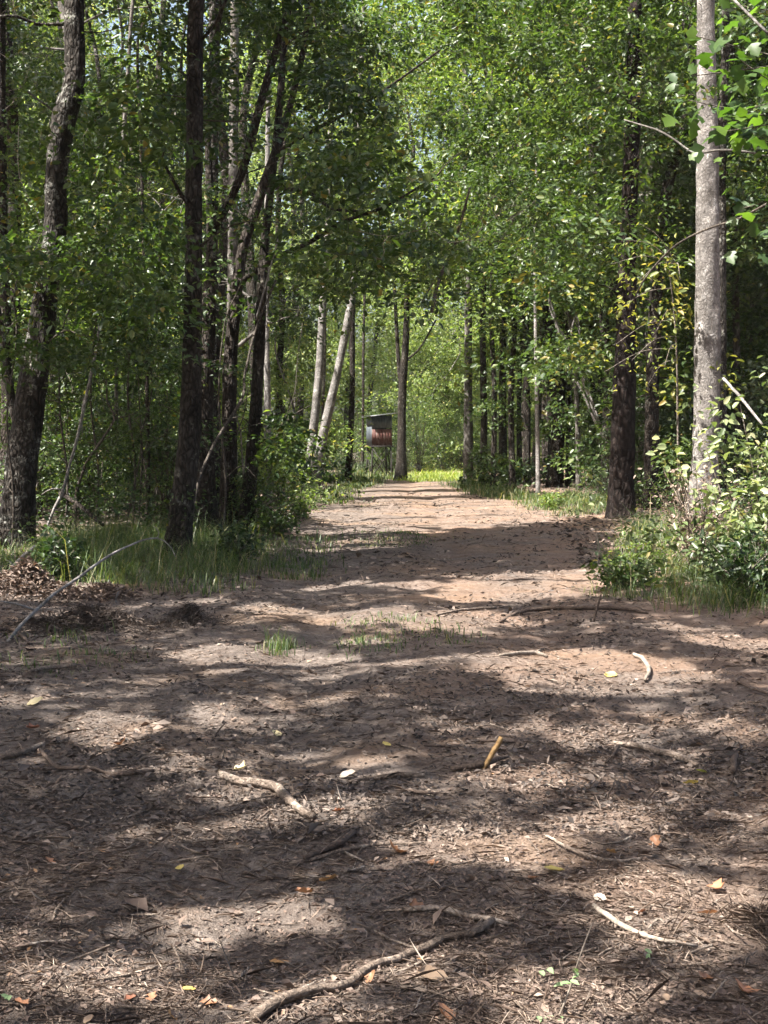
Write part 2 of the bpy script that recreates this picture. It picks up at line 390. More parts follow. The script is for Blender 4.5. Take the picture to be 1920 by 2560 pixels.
B_GREY = bark_mat('bark_grey', (.04, .035, .031), (.10, .09, .08), (.19, .172, .155), (.30, .30, .27), 0.4, 12, 0.5, 0.6, 0.8)
B_PINE_SHADED = bark_mat('bark_pine', (.004, .003, .003), (.013, .009, .008), (.028, .020, .017), None, 0, 9.0, 0.45, 1.0)  # bark colour taken near black to stand in for shade on the trunk
B_TWIG = bark_mat('bark_twig', (.05, .042, .034), (.13, .11, .09), (.24, .21, .18), None, 0, 30, 0.4, 0.4)
B_DTWIG = bark_mat('bark_dark_twig', (.02, .016, .013), (.05, .042, .035), (.10, .085, .07), None, 0, 30, 0.4, 0.4)
STICK = bark_mat('stick_bark', (.08, .060, .047), (.21, .162, .128), (.37, .30, .245), (.48, .41, .34), 0.4, 30, 1.0, 0.9, 0.6)
STICK_PALE = bark_mat('stick_bare', (.11, .088, .068), (.24, .20, .165), (.38, .335, .29), None, 0, 26, 1.0, 0.4, 0.3)
STICK_DARK = bark_mat('stick_dark', (.04, .03, .024), (.10, .073, .058), (.18, .14, .115), None, 0, 26, 1.0, 0.6, 0.6)
STICK_TAN = bark_mat('stick_tan', (.13, .075, .032), (.29, .185, .085), (.40, .28, .14), None, 0, 22, 1.0, 0.4, 0.3)

def soil():
    m, nt, out = newmat('forest_soil')
    tc = N_(nt, 'ShaderNodeTexCoord'); g = tc.outputs['Object']
    def noise(s, d=5.0, r=0.6):
        n = N_(nt, 'ShaderNodeTexNoise', Scale=s, Detail=d, Roughness=r); nt.links.new(g, n.inputs['Vector']); return n.outputs['Fac']
    big, midn, fine, grain = noise(.55, 4), noise(3.0, 6, .65), noise(22, 6, .7), noise(120, 3, .6)
    c = ramp(nt, fine, [(.30, (.055, .043, .036)), (.48, (.148, .119, .101)), (.66, (.32, .268, .232))])
    c2 = ramp(nt, grain, [(.3, (.076, .059, .049)), (.7, (.285, .238, .205))])
    c = mix(nt, 0.45, c, c2)
    lm = ramp(nt, midn, [(.42, (0, 0, 0)), (.62, (1, 1, 1))])
    c = mix(nt, lm, c, mix(nt, 0.62, c, (.075, .054, .044)))
    cl = ramp(nt, big, [(.50, (0, 0, 0)), (.68, (.7, .7, .7))])
    sx = N_(nt, 'ShaderNodeSeparateXYZ'); nt.links.new(g, sx.inputs[0])
    mr = N_(nt, 'ShaderNodeMapRange'); mr.inputs['From Min'].default_value = -.3; mr.inputs['From Max'].default_value = .9; nt.links.new(sx.outputs['X'], mr.inputs['Value'])
    big2 = ramp(nt, noise(.9, 5), [(.36, (0, 0, 0)), (.60, (1, 1, 1))])
    clay = mix(nt, 1.0, big2, mr.outputs[0], 'MULTIPLY')
    c = mix(nt, cl, c, mix(nt, 0.5, c, (.33, .20, .11)))
    c = mix(nt, clay, c, mix(nt, 0.38, c, (.29, .18, .12)))
    # off the trail the floor is darker leaf mould with moss
    p = N_(nt, 'ShaderNodeBsdfPrincipled', Roughness=0.95); p.inputs['Specular IOR Level'].default_value = 0.1
    nt.links.new(c, p.inputs['Base Color'])
    ad = N_(nt, 'ShaderNodeMath', operation='MULTIPLY_ADD'); ad.inputs[1].default_value = 0.35
    nt.links.new(grain, ad.inputs[0]); nt.links.new(fine, ad.inputs[2])
    b = N_(nt, 'ShaderNodeBump', Strength=1.0, Distance=0.06); nt.links.new(ad.outputs[0], b.inputs['Height'])
    nt.links.new(b.outputs[0], p.inputs['Normal']); nt.links.new(p.outputs[0], out.inputs[0])
    return m
SOIL = soil()

# ------------------------------------------------------------------ ground
def make_ground():
    xs = np.concatenate([-np.geomspace(300, 4.05, 60), np.arange(-4, 4.001, 0.055), np.geomspace(4.05, 300, 60)])
    ys = np.concatenate([np.array([-60, -30, -15, -7, -3, -1, 0.5, 1.5, 2.2]), np.geomspace(2.6, 80, 380), np.geomspace(82, 500, 40)])
    X, Y = np.meshgrid(xs, ys); Z = terrain(X, Y)
    V = np.stack([X, Y, Z], -1).reshape(-1, 3); nx, ny = len(xs), len(ys)
    i = np.arange(ny - 1)[:, None] * nx; j = np.arange(nx - 1)[None, :]
    Fq = np.stack([i + j, i + j + 1, i + nx + j + 1, i + nx + j], -1).reshape(-1)
    me = mesh_np('ground', V, Fq, np.full((nx - 1) * (ny - 1), 4), SOIL, True)
    ob('ground', me, kind='structure', label='dirt trail and forest floor of pinkish brown soil strewn with litter')
make_ground()

# ------------------------------------------------------------------ trees
def limb_tube(pts, Y, origin, mat, name, sides=12, rough=0.16, flare=None, step=0.22, seed=0, top=None, Yend=None, min_r=0.004):
    """pts: (px, py, width px) along the limb; returns mesh in local coords and its world polyline."""
    P, R = [], []
    for i, (a, b, wd) in enumerate(pts):
        yy = Y if Yend is None else Y + (Yend - Y) * i / (len(pts) - 1)
        P.append(at(a, b, yy)); R.append(max(min_r, 0.5 * wd / pxm(yy)))
    P = np.array(P); R = np.array(R)
    # a little sway in depth, so limbs are not flat
    if len(P) > 2:
        P[1:, 1] += 0.35 * (np.array([vnoise(np.array([k * 0.7 + seed]), np.array([seed * 1.7]), 77)[0] for k in range(1, len(P))]) - 0.5) * min(1, 12 / Y + .5)
    if top:                                    # carry on above the frame
        d = P[-1] - P[-2]; d[2] = max(d[2], 0.5); d /= d[2]
        q = P[-1].copy(); r = R[-1]
        hs = np.linspace(q[2], top, 5)[1:]
        for k, hz in enumerate(hs):
            f = (k + 1) / len(hs)
            P = np.vstack([P, q + d * np.array([.6, .6, 1]) * (hz - q[2]) + np.array([random.uniform(-.25, .25), random.uniform(-.25, .25), 0])])
            R = np.append(R, r * (1 - 0.8 * f))
    Pw, Rw = spline(P, R, step=step)
    mb = MB(); tube(mb, Pw - origin, Rw, sides, rough, seed, True, flare)
    return mb.mesh(name, mat, True), Pw, Rw

def twig_to(mb, trunkP, trunkR, C, origin, rg, rmax=0.02, sides=3):
    """thin branches that grow from the limbs to the spray centres, each from the nearest wood"""
    if not len(C): return
    st = max(1, len(trunkP) // 120) if len(trunkP) > 120 else 1; nodes = [p for p in trunkP[::st]]; rad = [r for r in trunkR[::st]]
    A = np.array(nodes); D = np.array([np.min(np.linalg.norm(A - c, axis=1)) for c in C])
    NP = np.zeros((len(nodes) + 3 * len(C), 3)); NR = np.zeros(len(NP)); n = len(nodes); NP[:n] = A; NR[:n] = rad
    for ci in np.argsort(D):
        c = C[ci]; d = np.linalg.norm(NP[:n] - c, axis=1) + 0.9 * np.maximum(0, NP[:n, 2] - c[2] + .1)
        i = int(np.argmin(d)); p0 = NP[i]; Ld = np.linalg.norm(c - p0)
        if Ld < 0.12: continue
        sag = np.array([0, 0, .07 * Ld])
        m1 = p0 + (c - p0) * 0.38 + rg.normal(0, 0.07 * Ld, 3) + sag; m2 = p0 + (c - p0) * 0.72 + rg.normal(0, 0.06 * Ld, 3) + sag * .8
        r0 = min(max(NR[i] * 0.7, .004), rmax * .45 + .004 * Ld)
        P, R = spline([p0, m1, m2, c], [r0, r0 * .75, r0 * .5, max(.0025, r0 * .25)], n=3)
        tube(mb, P - origin, R, sides, 0, 0, False)
        NP[n:n + 3] = [m1, m2, c]; NR[n:n + 3] = [r0 * .7, r0 * .5, r0 * .4]; n += 3

CLEAR = [([(945,1000),(946,1205)],69,52),([(35,1389),(58,1150),(90,925),(112,740)],19.6,60),([(135,555),(140,440),(166,300),(190,200),(186,0)],19.6,55),([(440,1402),(462,1215),(478,1040),(484,700),(486,350),(492,0)],18.8,48),
 ([(573,1100),(577,873),(602,640),(640,520),(677,417),(700,350),(729,243),(758,116)],24,34),([(528,580),(580,490),(613,405),(654,260),(694,116),(735,-20)],23,30),
 ([(613,1337),(630,1150),(642,990),(654,758),(662,600)],23.5,30),([(1552,1304),(1562,900),(1568,700)],29,50),([(1758,1327),(1766,1000),(1769,700),(1770,400),(1764,0)],26,50),
 ([(770,1212),(798,925),(808,727),(816,629)],56,22),([(784,1216),(845,925),(884,719)],54,22),([(602,705),(694,642),(770,607),(856,555),(960,515)],22,18),([(1620,1244),(1617,990),(1622,700)],44,26)]
def clear_of_trunks(px, py, Y, rg):
    for pl, D, hw in CLEAR:
        if Y > D + .3: continue
        for (x0, y0), (x1, y1) in zip(pl[:-1], pl[1:]):
            if min(y0, y1) - 5 <= py <= max(y0, y1) + 5:
                xx = x0 + (x1 - x0) * (py - y0) / (y1 - y0)
                if abs(px - xx) < hw + (36 if D < 30 else 8) and rg.uniform() < .82: return False
    return True
def pick_centres(boxes, rg):
    """spray centres inside boxes given as photo window + depth range"""
    C = []
    for (x0, x1, y0, y1, d0, d1, n) in boxes:
        for q in range(int(n * 1.8)):
            if q % 6 == 0: Yc, ac, bc = rg.uniform(d0, d1), rg.uniform(x0, x1), rg.uniform(y0, y1)      # a bough of six sprays
            pm = pxm(Yc); Y = Yc + rg.normal(0, .5); a = ac + rg.normal(0, .62) * pm; b = bc + rg.normal(0, .20) * pm
            if clear_of_trunks(a, b, Y, rg): C.append(at(a, b, Y))
    return np.array(C) if C else np.zeros((0, 3))

CANOPY_ROOTS = []     # (x, y, tree) trees that carry the added roof of shade leaves
def tree(name, label, cat, Y, pts, bark, top=14.0, branches=(), boxes=(), leaf=0.105, per=72, sh=0.50, sv=0.07, lmat=GREEN,
         lkind='oval', flare=0.35, seed=1, sides=14, roof=False, group=None, twigs=True, rough=0.16, twig_mat=None, wr=0.55, tilt=0.6):
    rg = np.random.default_rng(seed * 97 + 5)
    b = at(pts[0][0], pts[0][1], Y); base = np.array([b[0], Y, th(b[0], Y) - 0.05])
    t = thing(name, label, cat, base, group)
    pts = list(pts)
    near = Y < 31 and sides >= 12
    me, P, R = limb_tube([(a, b, c * (.92 if near else 1)) for a, b, c in pts], Y, base, bark, 'trunk', 24 if near else sides, rough, flare * .8, seed=seed, top=top, step=.14 if near else .3)
    P[0] = base
    ob('trunk', me, t)
    allP, allR = [P], [R]
    for k, br in enumerate(branches):
        bp, Y0, Y1 = br[0], br[1], br[2]
        me, P2, R2 = limb_tube(bp, Y0, base, br[3] if len(br) > 3 else bark, 'branch', 8, 0.12, None, seed=seed * 7 + k, Yend=Y1, top=br[4] if len(br) > 4 else None)
        ob('branch', me, t); allP.append(P2); allR.append(R2)
    P = np.vstack(allP); R = np.concatenate(allR)
    C = pick_centres(boxes, rg)
    if len(C):
        lv = spray(C, per, sh, sv, leaf, rg, wr=wr, tilt=tilt)
        lv = lv.sel(lv.c[:, 2] > 0.1).open_to_sun(False)
        ob('crown', lv.mesh('crown', lmat, base, lkind), t, kind='stuff')
        if twigs:
            mb = MB(); twig_to(mb, P, R, C, base, rg); ob('twigs', mb.mesh('twigs', twig_mat or B_DTWIG, True), t, kind='stuff')
    if roof: CANOPY_ROOTS.append((base, t, P, R))
    return t

tree('lichened_tree', 'large leaning tree with pale lichen patches and crooked trunk at the far left', 'tree', 19.6,
     [(35,1389,100),(58,1150,86),(90,925,74),(118,694,62),(135,555,62),(140,440,60),(166,300,66),(190,200,54),(186,0,50)], B_LICHEN, 15,
     boxes=[(-120,330,520,900,17,22,46),(-120,240,-60,520,18,26,40),(180,420,380,620,20,25,14)], seed=1, roof=True, leaf=.10, per=70, lmat=GREEN,
     branches=[([(62,1120,26),(30,1000,22),(10,850,18),(-20,700,14)],20.2,20.6), ([(172,60,10),(90,58,8),(40,38,7),(-10,40,6)],19.6,19.0)])
tree('dark_trunk_tree', 'straight dark trunk standing in the grass verge left of the trail', 'tree', 18.8,
     [(440,1402,74),(462,1215,62),(478,1040,56),(484,700,46),(486,350,44),(492,0,42)], B_BROWN, 15,
     boxes=[(250,700,120,420,16,21,34),(200,560,560,760,16,20,26)], seed=2, roof=True, per=58, lmat=GREEN,
     branches=[([(480,520,11),(455,490,10),(430,445,8),(405,400,6)],18.8,18.2),([(494,110,9),(540,60,8),(570,-10,7)],18.8,18.4)])
tree('forking_tree', 'dark tree with a long forked limb rising to the right behind the straight trunk', 'tree', 23.0,
     [(520,1345,54),(512,1040,48),(520,800,42),(526,600,26),(517,347,16),(523,173,13),(555,0,11)], B_DARK, 14,
     branches=[([(528,580,24),(580,490,20),(613,405,22),(654,260,22),(694,116,18),(735,-20,16)],23.0,22.0,B_DARK,14)],
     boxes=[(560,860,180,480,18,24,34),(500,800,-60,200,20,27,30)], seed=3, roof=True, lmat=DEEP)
tree('arching_tree', 'tree whose trunk bows to the right and sends a low branch over the trail', 'tree', 24.0,
     [(572,1335,46),(573,1100,42),(577,873,38),(602,640,30),(640,520,28),(677,417,26),(700,350,22),(729,243,17),(758,116,15),(775,-60,13)], B_DARK, 14,
     branches=[([(602,705,15),(694,642,14),(770,607,12),(856,555,10),(960,515,8),(1090,440,5)],24.0,19.5),
               ([(690,470,11),(770,480,10),(830,520,8),(900,530,6)],24.0,21.0), ([(690,380,10),(800,320,9),(900,270,8),(1000,200,6),(1100,120,5)],24,20.5)],
     boxes=[(640,1280,430,650,16,23,60),(700,1180,-80,160,22,30,44),(760,1250,150,440,17,24,26),(620,1000,600,760,18,24,24)], seed=4, roof=True, lmat=GREEN, leaf=.105, per=62)
tree('rough_bark_tree', 'slim rough barked tree between the bowed trunk and the trail edge', 'tree', 23.5,
     [(613,1337,40),(630,1150,36),(642,990,32),(654,758,28),(662,600,23),(680,450,20),(700,250,20),(712,58,18),(715,-80,16)], B_BROWN, 14,
     boxes=[(600,760,1000,1150,22,26,8),(640,1000,-60,160,20,28,24)], seed=5, roof=True, lmat=GREEN)
tree('patchy_bark_tree', 'pale patchy trunk seen directly behind the straight dark trunk', 'tree', 28.0,
     [(536,1312,36),(534,900,34),(532,580,32),(533,290,30),(535,0,26)], B_LICHEN, 16, boxes=[(400,700,-60,500,26,34,34)], seed=6, roof=True, lmat=BRIGHT)
tree('grey_trunk_tree', 'plain grey trunk seen high between the forked limbs on the left', 'tree', 35.0,
     [(572,1275,30),(580,900,26),(584,405,24),(588,0,22)], B_GREY, 18, boxes=[(420,760,-80,600,33,40,40)], seed=7, roof=True, lmat=GREEN, leaf=.14)
tree('edge_trunk_tree', 'dark trunk half cut off by the left edge behind the lichened tree', 'tree', 24.0,
     [(14,1330,42),(18,1000,36),(8,700,32),(2,400,30),(-6,0,28)], B_DARK, 15, boxes=[(-150,260,60,560,22,30,40)], seed=8, roof=True, lmat=GREEN)
tree('sapling', 'thin straight dark sapling in the undergrowth left of the straight trunk', 'sapling', 24.5,
     [(372,1325,10),(368,1000,10),(362,700,9),(355,400,8),(345,100,7)], B_DARK, 11, boxes=[(280,460,620,1150,23,27,36)], seed=9, lmat=DEEP, flare=.1, sides=8)
tree('sapling', 'tall thin pole sapling rising through bright leaves between the two leftmost big trunks', 'sapling', 27.0,
     [(292,1300,9),(290,900,9),(300,463,9),(318,250,10),(333,0,9)], B_GREY, 13, boxes=[(180,420,380,760,25,30,44)], seed=10, lmat=BRIGHT, flare=.1, sides=8, leaf=.12)
tree('pale_slim_tree', 'slim pale trunk lit in the gap right of the rough barked tree', 'tree', 38.0,
     [(668,1256,22),(668,1000,17),(665,760,14),(668,400,12),(672,100,10)], B_WHITE, 16, boxes=[(560,800,300,900,36,44,40)], seed=11, roof=True, lmat=GREEN, leaf=.13)
tree('pale_leaning_tree', 'upright pale grey trunk of the leaning pair beside the trail', 'tree', 56.0,
     [(770,1212,26),(783,1080,22),(798,925,20),(808,727,18),(816,629,16),(825,400,13),(830,100,11)], B_WHITE, 22, boxes=[(640,960,100,640,52,60,60)], seed=12, roof=True, lmat=GREEN, leaf=.16, sh=.9, lkind='diamond')
tree('pale_leaning_tree', 'pale grey trunk leaning right, front one of the pair beside the trail', 'tree', 54.0,
     [(784,1216,30),(812,1070,23),(845,925,20),(866,817,19),(884,719,17),(893,600,15),(897,400,13),(905,100,11)], B_WHITE, 22, boxes=[(740,1060,-80,620,50,58,80)], seed=13, roof=True, lmat=BRIGHT, leaf=.16, sh=.9, lkind='diamond')
tree('thin_trunk_tree', 'very thin trunk tucked between the two pale leaning trunks', 'tree', 57.5,
     [(798,1207,9),(808,998,8),(812,850,8),(812,640,7)], B_GREY, 16, boxes=[(760,880,380,600,55,60,10)], seed=14, leaf=.16, sides=8)
tree('dark_slim_tree', 'slim dark trunk just left of the raised hunting blind', 'tree', 60.0,
     [(870,1203,18),(880,1000,14),(881,817,13),(885,600,12),(890,300,10)], B_DARK, 20, boxes=[(800,1000,300,760,58,64,40),(820,900,900,1150,58,62,10)], seed=15, lmat=BRIGHT, leaf=.16, sh=.8)
tree('dark_slim_tree', 'thin dark stem rising above the roof of the hunting blind', 'tree', 74.0,
     [(906,1190,8),(908,1000,7),(909,853,7),(915,600,6)], B_DARK, 18, boxes=[(850,1000,500,900,72,78,30)], seed=16, lmat=BRIGHT, leaf=.18, sh=.9, sides=8)
tree('forked_tree', 'dark trunk forking into two stems right of the hunting blind', 'tree', 66.0,
     [(1002,1200,28),(1004,1100,22),(1006,980,21),(1015,840,16),(1018,700,14),(1022,450,11)], B_BROWN, 20,
     branches=[([(1004,985,12),(996,900,11),(993,846,10),(985,700,9),(975,500,7)],66,66,B_DARK,18),([(1016,900,6),(1050,870,5),(1090,800,4)],66,65)],
     boxes=[(930,1120,420,760,62,70,40),(860,1160,-80,430,60,72,70)], seed=17, lmat=BRIGHT, leaf=.17, sh=.9)
tree('grey_verge_tree', 'grey trunk at the far right verge where the trail ends in bright grass', 'tree', 58.0,
     [(1171,1212,26),(1170,1000,21),(1171,787,19),(1168,640,17),(1165,400,14),(1160,100,12)], B_GREY, 20,
     boxes=[(1080,1300,300,760,54,62,60),(1040,1320,-80,320,50,62,60),(1160,1260,800,950,56,60,12)], seed=18, lmat=BRIGHT, leaf=.16, sh=.8)
tree('sapling', 'pale straight sapling trunk at the sunny right edge of the trail', 'sapling', 42.0,
     [(1346,1248,13),(1342,1000,10),(1339,816,9),(1338,640,8),(1340,300,7)], B_WHITE, 14, boxes=[(1260,1440,420,760,40,45,36)], seed=19, lmat=GREEN, leaf=.13, flare=.15, sides=8)
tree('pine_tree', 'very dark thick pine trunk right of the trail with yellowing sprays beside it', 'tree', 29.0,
     [(1552,1304,74),(1555,1150,63),(1562,900,55),(1568,758,51),(1574,560,46),(1580,300,42),(1585,0,38)], B_PINE_SHADED, 20,
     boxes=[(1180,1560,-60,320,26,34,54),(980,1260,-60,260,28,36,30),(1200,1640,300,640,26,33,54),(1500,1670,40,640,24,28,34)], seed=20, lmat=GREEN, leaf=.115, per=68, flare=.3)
tree('grey_trunk_tree', 'plain grey trunk standing just right of the dark pine', 'tree', 44.0,
     [(1620,1244,36),(1618,1100,31),(1617,990,29),(1622,700,28),(1624,600,25),(1630,300,21),(1632,0,18)], B_GREY, 20, boxes=[(1480,1760,-80,560,41,48,56)], seed=21, lmat=GREEN, leaf=.15, sh=.7)
tree('thin_trunk_tree', 'thin dark trunk squeezed between the pine and the grey trunk', 'tree', 46.0,
     [(1602,1238,14),(1603,900,14),(1604,700,13),(1606,400,11)], B_DARK, 17, boxes=[(1520,1700,200,600,44,48,14)], seed=22, lmat=DEEP, leaf=.15, sides=8)
tree('pale_trunk_tree', 'big pale grey trunk rising through the full height at the right', 'tree', 26.0,
     [(1758,1327,90),(1760,1203,76),(1766,1000,68),(1769,700,64),(1770,400,57),(1768,200,51),(1764,0,45)], B_PALE, 20,
     boxes=[(1480,1740,-60,260,23,30,34),(1560,1960,200,700,27,34,46)], seed=23, lmat=GREEN, leaf=.12, sides=20)
tree('dark_trunk_tree', 'darker narrow trunk pressed against the right side of the big pale trunk', 'tree', 27.2,
     [(1797,1318,46),(1800,1000,38),(1803,700,32),(1805,400,26),(1808,200,22),(1812,0,20)], B_LICHEN, 18, boxes=[(1780,1980,-60,420,26,33,30)], seed=24, lmat=DEEP, leaf=.12)
tree('reddish_slim_tree', 'slim reddish brown trunk in the dark stand behind the pale sapling', 'tree', 50.0,
     [(1420,1226,15),(1421,1000,14),(1418,800,13),(1415,640,12),(1410,300,10)], B_BROWN, 18, boxes=[(1340,1500,200,640,47,53,36)], seed=25, lmat=GREEN, leaf=.15, sh=.7)
tree('leaning_vine_tree', 'thin leaning trunk wrapped in pale vines left of the pine', 'tree', 47.0,
     [(1447,1233,14),(1444,1050,12),(1436,900,11),(1418,750,10),(1395,560,8)], B_GREY, 15, boxes=[(1330,1520,420,760,44,49,22),(1420,1500,980,1180,45,48,10)], seed=26, lmat=GREEN, leaf=.14)
tree('thin_trunk_tree', 'thin dark stem behind the narrow trunk at the right edge', 'tree', 33.0,
     [(1846,1280,20),(1842,900,18),(1836,400,16),(1832,0,14)], B_DARK, 17, boxes=[(1760,1980,300,900,30,36,40)], seed=27, lmat=DEEP, leaf=.13)
NUM_ = ['first', 'second', 'third', 'fourth', 'fifth', 'sixth', 'seventh', 'eighth', 'ninth', 'tenth']
for i, (px, Y, lab) in enumerate([(235,22.5,'leafy sapling in the gap between the two big left trunks'),(160,21.5,'leafy sapling close to the right side of the lichened tree'),(330,23.5,'leafy sapling left of the straight dark trunk'),(555,21.5,'small leafy sapling between the straight trunk and the bowed tree'),(30,18.6,'small leafy sapling in front of the lichened trunk')]):
    yb = 1120 + H * F / Y
    tree('sapling', lab, 'sapling', Y, [(px, yb, 7), (px + 8, yb - 170, 6), (px - 10, yb - 360, 5), (px + 6, yb - 560, 4)], B_DTWIG, 6.0 if Y < 22 else 7.0,
         boxes=[(px - 95, px + 95, 760, yb - 60, Y - 1.2, Y + 1.2, 24)], seed=140 + i, lmat=DEEP if i % 2 else GREEN, leaf=.07, per=60, sh=.34, sv=.05, flare=.05, sides=7)
k = 0
for px, wd, Y in [(1210,17,54),(1232,13,50),(1258,20,56),(1282,15,49),(1300,12,58),(1318,17,52),(1374,13,55),(1394,17,60),(1478,14,54),(1502,18,49)]:
    k += 1
    tree('dark_slim_tree', '%s from the left of the slim dark trunks standing close together right of the trail' % NUM_[k - 1], 'tree', Y,
         [(px,1120+H*F/Y+1,wd*1.15),(px+random.uniform(-5,5),1000,wd),(px+random.uniform(-8,8),780,wd*.9),(px+random.uniform(-12,12),500,wd*.75),(px+random.uniform(-14,14),200,wd*.6)],
         B_BROWN if k % 2 else B_DARK, 18, boxes=[(px-70,px+70,330,720,Y-3,Y+3,26),(px-22,px+22,720,1190,Y-.7,Y-.1,9)], seed=30+k, lmat=GREEN if k % 3 else DEEP, leaf=.14, sh=.55,
         sides=8, group='slim dark trunks standing close together right of the trail')

# ---- roof of leaves added out of view to shade the trail, hung on left trees
def plain_tree(name, label, x, y, Hh, r, bark, seed, group=None):
    rg = np.random.default_rng(seed); base = np.array([x, y, th(x, y) - .05])
    t = thing(name, label, 'tree', base, group)
    pts = [(0, 0, 0)] + [(rg.normal(0, .12) * i, rg.normal(0, .12) * i, Hh * i / 5) for i in range(1, 6)]
    P, R = spline(np.array(pts, float), [r, r * .85, r * .7, r * .55, r * .35, r * .1], step=.4)
    mb = MB(); tube(mb, P, R, 10, .15, seed, True, .35); ob('trunk', mb.mesh('trunk', bark, True), t)
    return base, t, P + base, R
VL = ['tall tree beside the camera left of the trail, nearest of the roofing trees', 'tall tree just outside the left edge, second nearest of the roofing trees', 'tall tree outside the left edge, level with the grass tuft', 'tall tree outside the left edge, level with the brush heaps', 'tall tree outside the left edge, level with the bowed tree',
      'tall dark tree deep in the woods straight behind the lichened trunk', 'tall lichened tree deep in the woods right of the lichened trunk', 'tall dark tree deep in the woods left of the straight trunk']
for i, (x, y) in enumerate([(-6.2, 3.2), (-5.6, 7.5), (-6.4, 11.5), (-7.8, 16.0), (-9.5, 22.0), (-8.6, 31.0), (-9.8, 44.0), (-8.2, 50.0)]):
    CANOPY_ROOTS.append(plain_tree('verge_tree', VL[i], x, y, 17 + (i % 3), .2, B_DARK if i % 2 else B_LICHEN, 300 + i,
                                   'tall trees along the left verge roofing the trail'))
def roof():
    rg = np.random.default_rng(77)
    gx, gy = [], []
    for y in np.arange(1.2, 66, 0.62):
        for x in np.arange(-7.0, 6.2, 0.62):
            l, r = road_edges(y)
            if x < l - 3.0 or x > r + 1.2: continue
            gx.append(x + rg.uniform(-.3, .3)); gy.append(y + rg.uniform(-.3, .3))
    for y in np.arange(16, 26.6, .7):          # extra leaves added to darken this stretch of trail
        for x in np.arange(-4.6, 5.4, .7): gx.append(x + rg.uniform(-.3, .3)); gy.append(y + rg.uniform(-.3, .3))
    gx, gy = np.array(gx), np.array(gy)
    # high enough to stay out of the picture at its own distance
    z = np.maximum(7.5, 1.55 + 0.335 * gy) + rg.uniform(.6, 4.0, len(gx))
    C = np.stack([gx + SUN[0] / SUN[2] * z, gy + SUN[1] / SUN[2] * z, z], 1)
    roots = np.array([r[0][:2] for r in CANOPY_ROOTS])
    own = np.argmin(np.linalg.norm(C[:, None, :2] - roots[None], axis=2), axis=1)
    for i, (base, t, P, R) in enumerate(CANOPY_ROOTS):
        Ci = C[own == i]
        if not len(Ci): continue
        lv = spray(Ci, 135, .52, .2, .17, rg, wr=.68, tilt=.4).open_to_sun()
        ob('high_crown', lv.mesh('high_crown', GREEN, base, 'diamond'), t, kind='stuff')
        mb = MB(); twig_to(mb, P, R, Ci[keep_mask(Ci)][::3], base, rg)
        if mb.n: ob('high_twigs', mb.mesh('high_twigs', B_DTWIG, True), t, kind='stuff')
roof()

ORD = ['nearest', 'second nearest', 'third nearest', 'fourth nearest', 'fifth nearest', 'sixth nearest', 'seventh nearest', 'eighth nearest', 'ninth nearest', 'tenth nearest', 'eleventh nearest', 'twelfth nearest'] + [q + ' nearest' for q in ('thirteenth', 'fourteenth', 'fifteenth', 'sixteenth', 'seventeenth', 'eighteenth', 'nineteenth', 'twentieth', 'twenty-first', 'twenty-second', 'twenty-third', 'twenty-fourth')]
NUM = ['first', 'second', 'third', 'fourth', 'fifth', 'sixth', 'seventh', 'eighth', 'ninth', 'tenth', 'eleventh', 'twelfth', 'thirteenth', 'fourteenth', 'fifteenth', 'sixteenth', 'seventeenth', 'eighteenth', 'nineteenth', 'twentieth'] + ['twenty-' + q for q in ('first', 'second', 'third', 'fourth', 'fifth', 'sixth', 'seventh', 'eighth', 'ninth')]
ZONES = [(60, 'behind the lichened left tree'), (250, 'right of the lichened tree'), (420, 'left of the straight dark trunk'), (560, 'behind the straight dark trunk'), (700, 'behind the rough barked tree'), (770, 'left of the pale leaning pair'),
         (900, 'behind the pale leaning pair'), (1030, 'behind the hunting blind'), (1190, 'beyond the end of the trail'), (1330, 'behind the slim dark trunks'), (1480, 'behind the pale sapling'), (1640, 'behind the dark pine'), (1740, 'right of the dark pine'), (1850, 'behind the big pale trunk'), (9999, 'at the right edge')]
PENDING = {}
def name_by_place(o, kind, what):
    x, y = o.location.x, o.location.y; px = 960 + F * x / y
    z = next(t for lim, t in ZONES if px < lim)
    PENDING.setdefault((kind, z), []).append((y, o, what))
def settle_labels():
    for (kind, z), L in PENDING.items():
        L.sort(key=lambda q: q[0])
        for i, (y, o, what) in enumerate(L):
            o['label'] = '%s, %s' % (what, ('the only %s %s' % (kind, z)) if len(L) == 1 else ('%s of the %ss %s' % (ORD[min(i, len(ORD) - 1)], kind, z)))
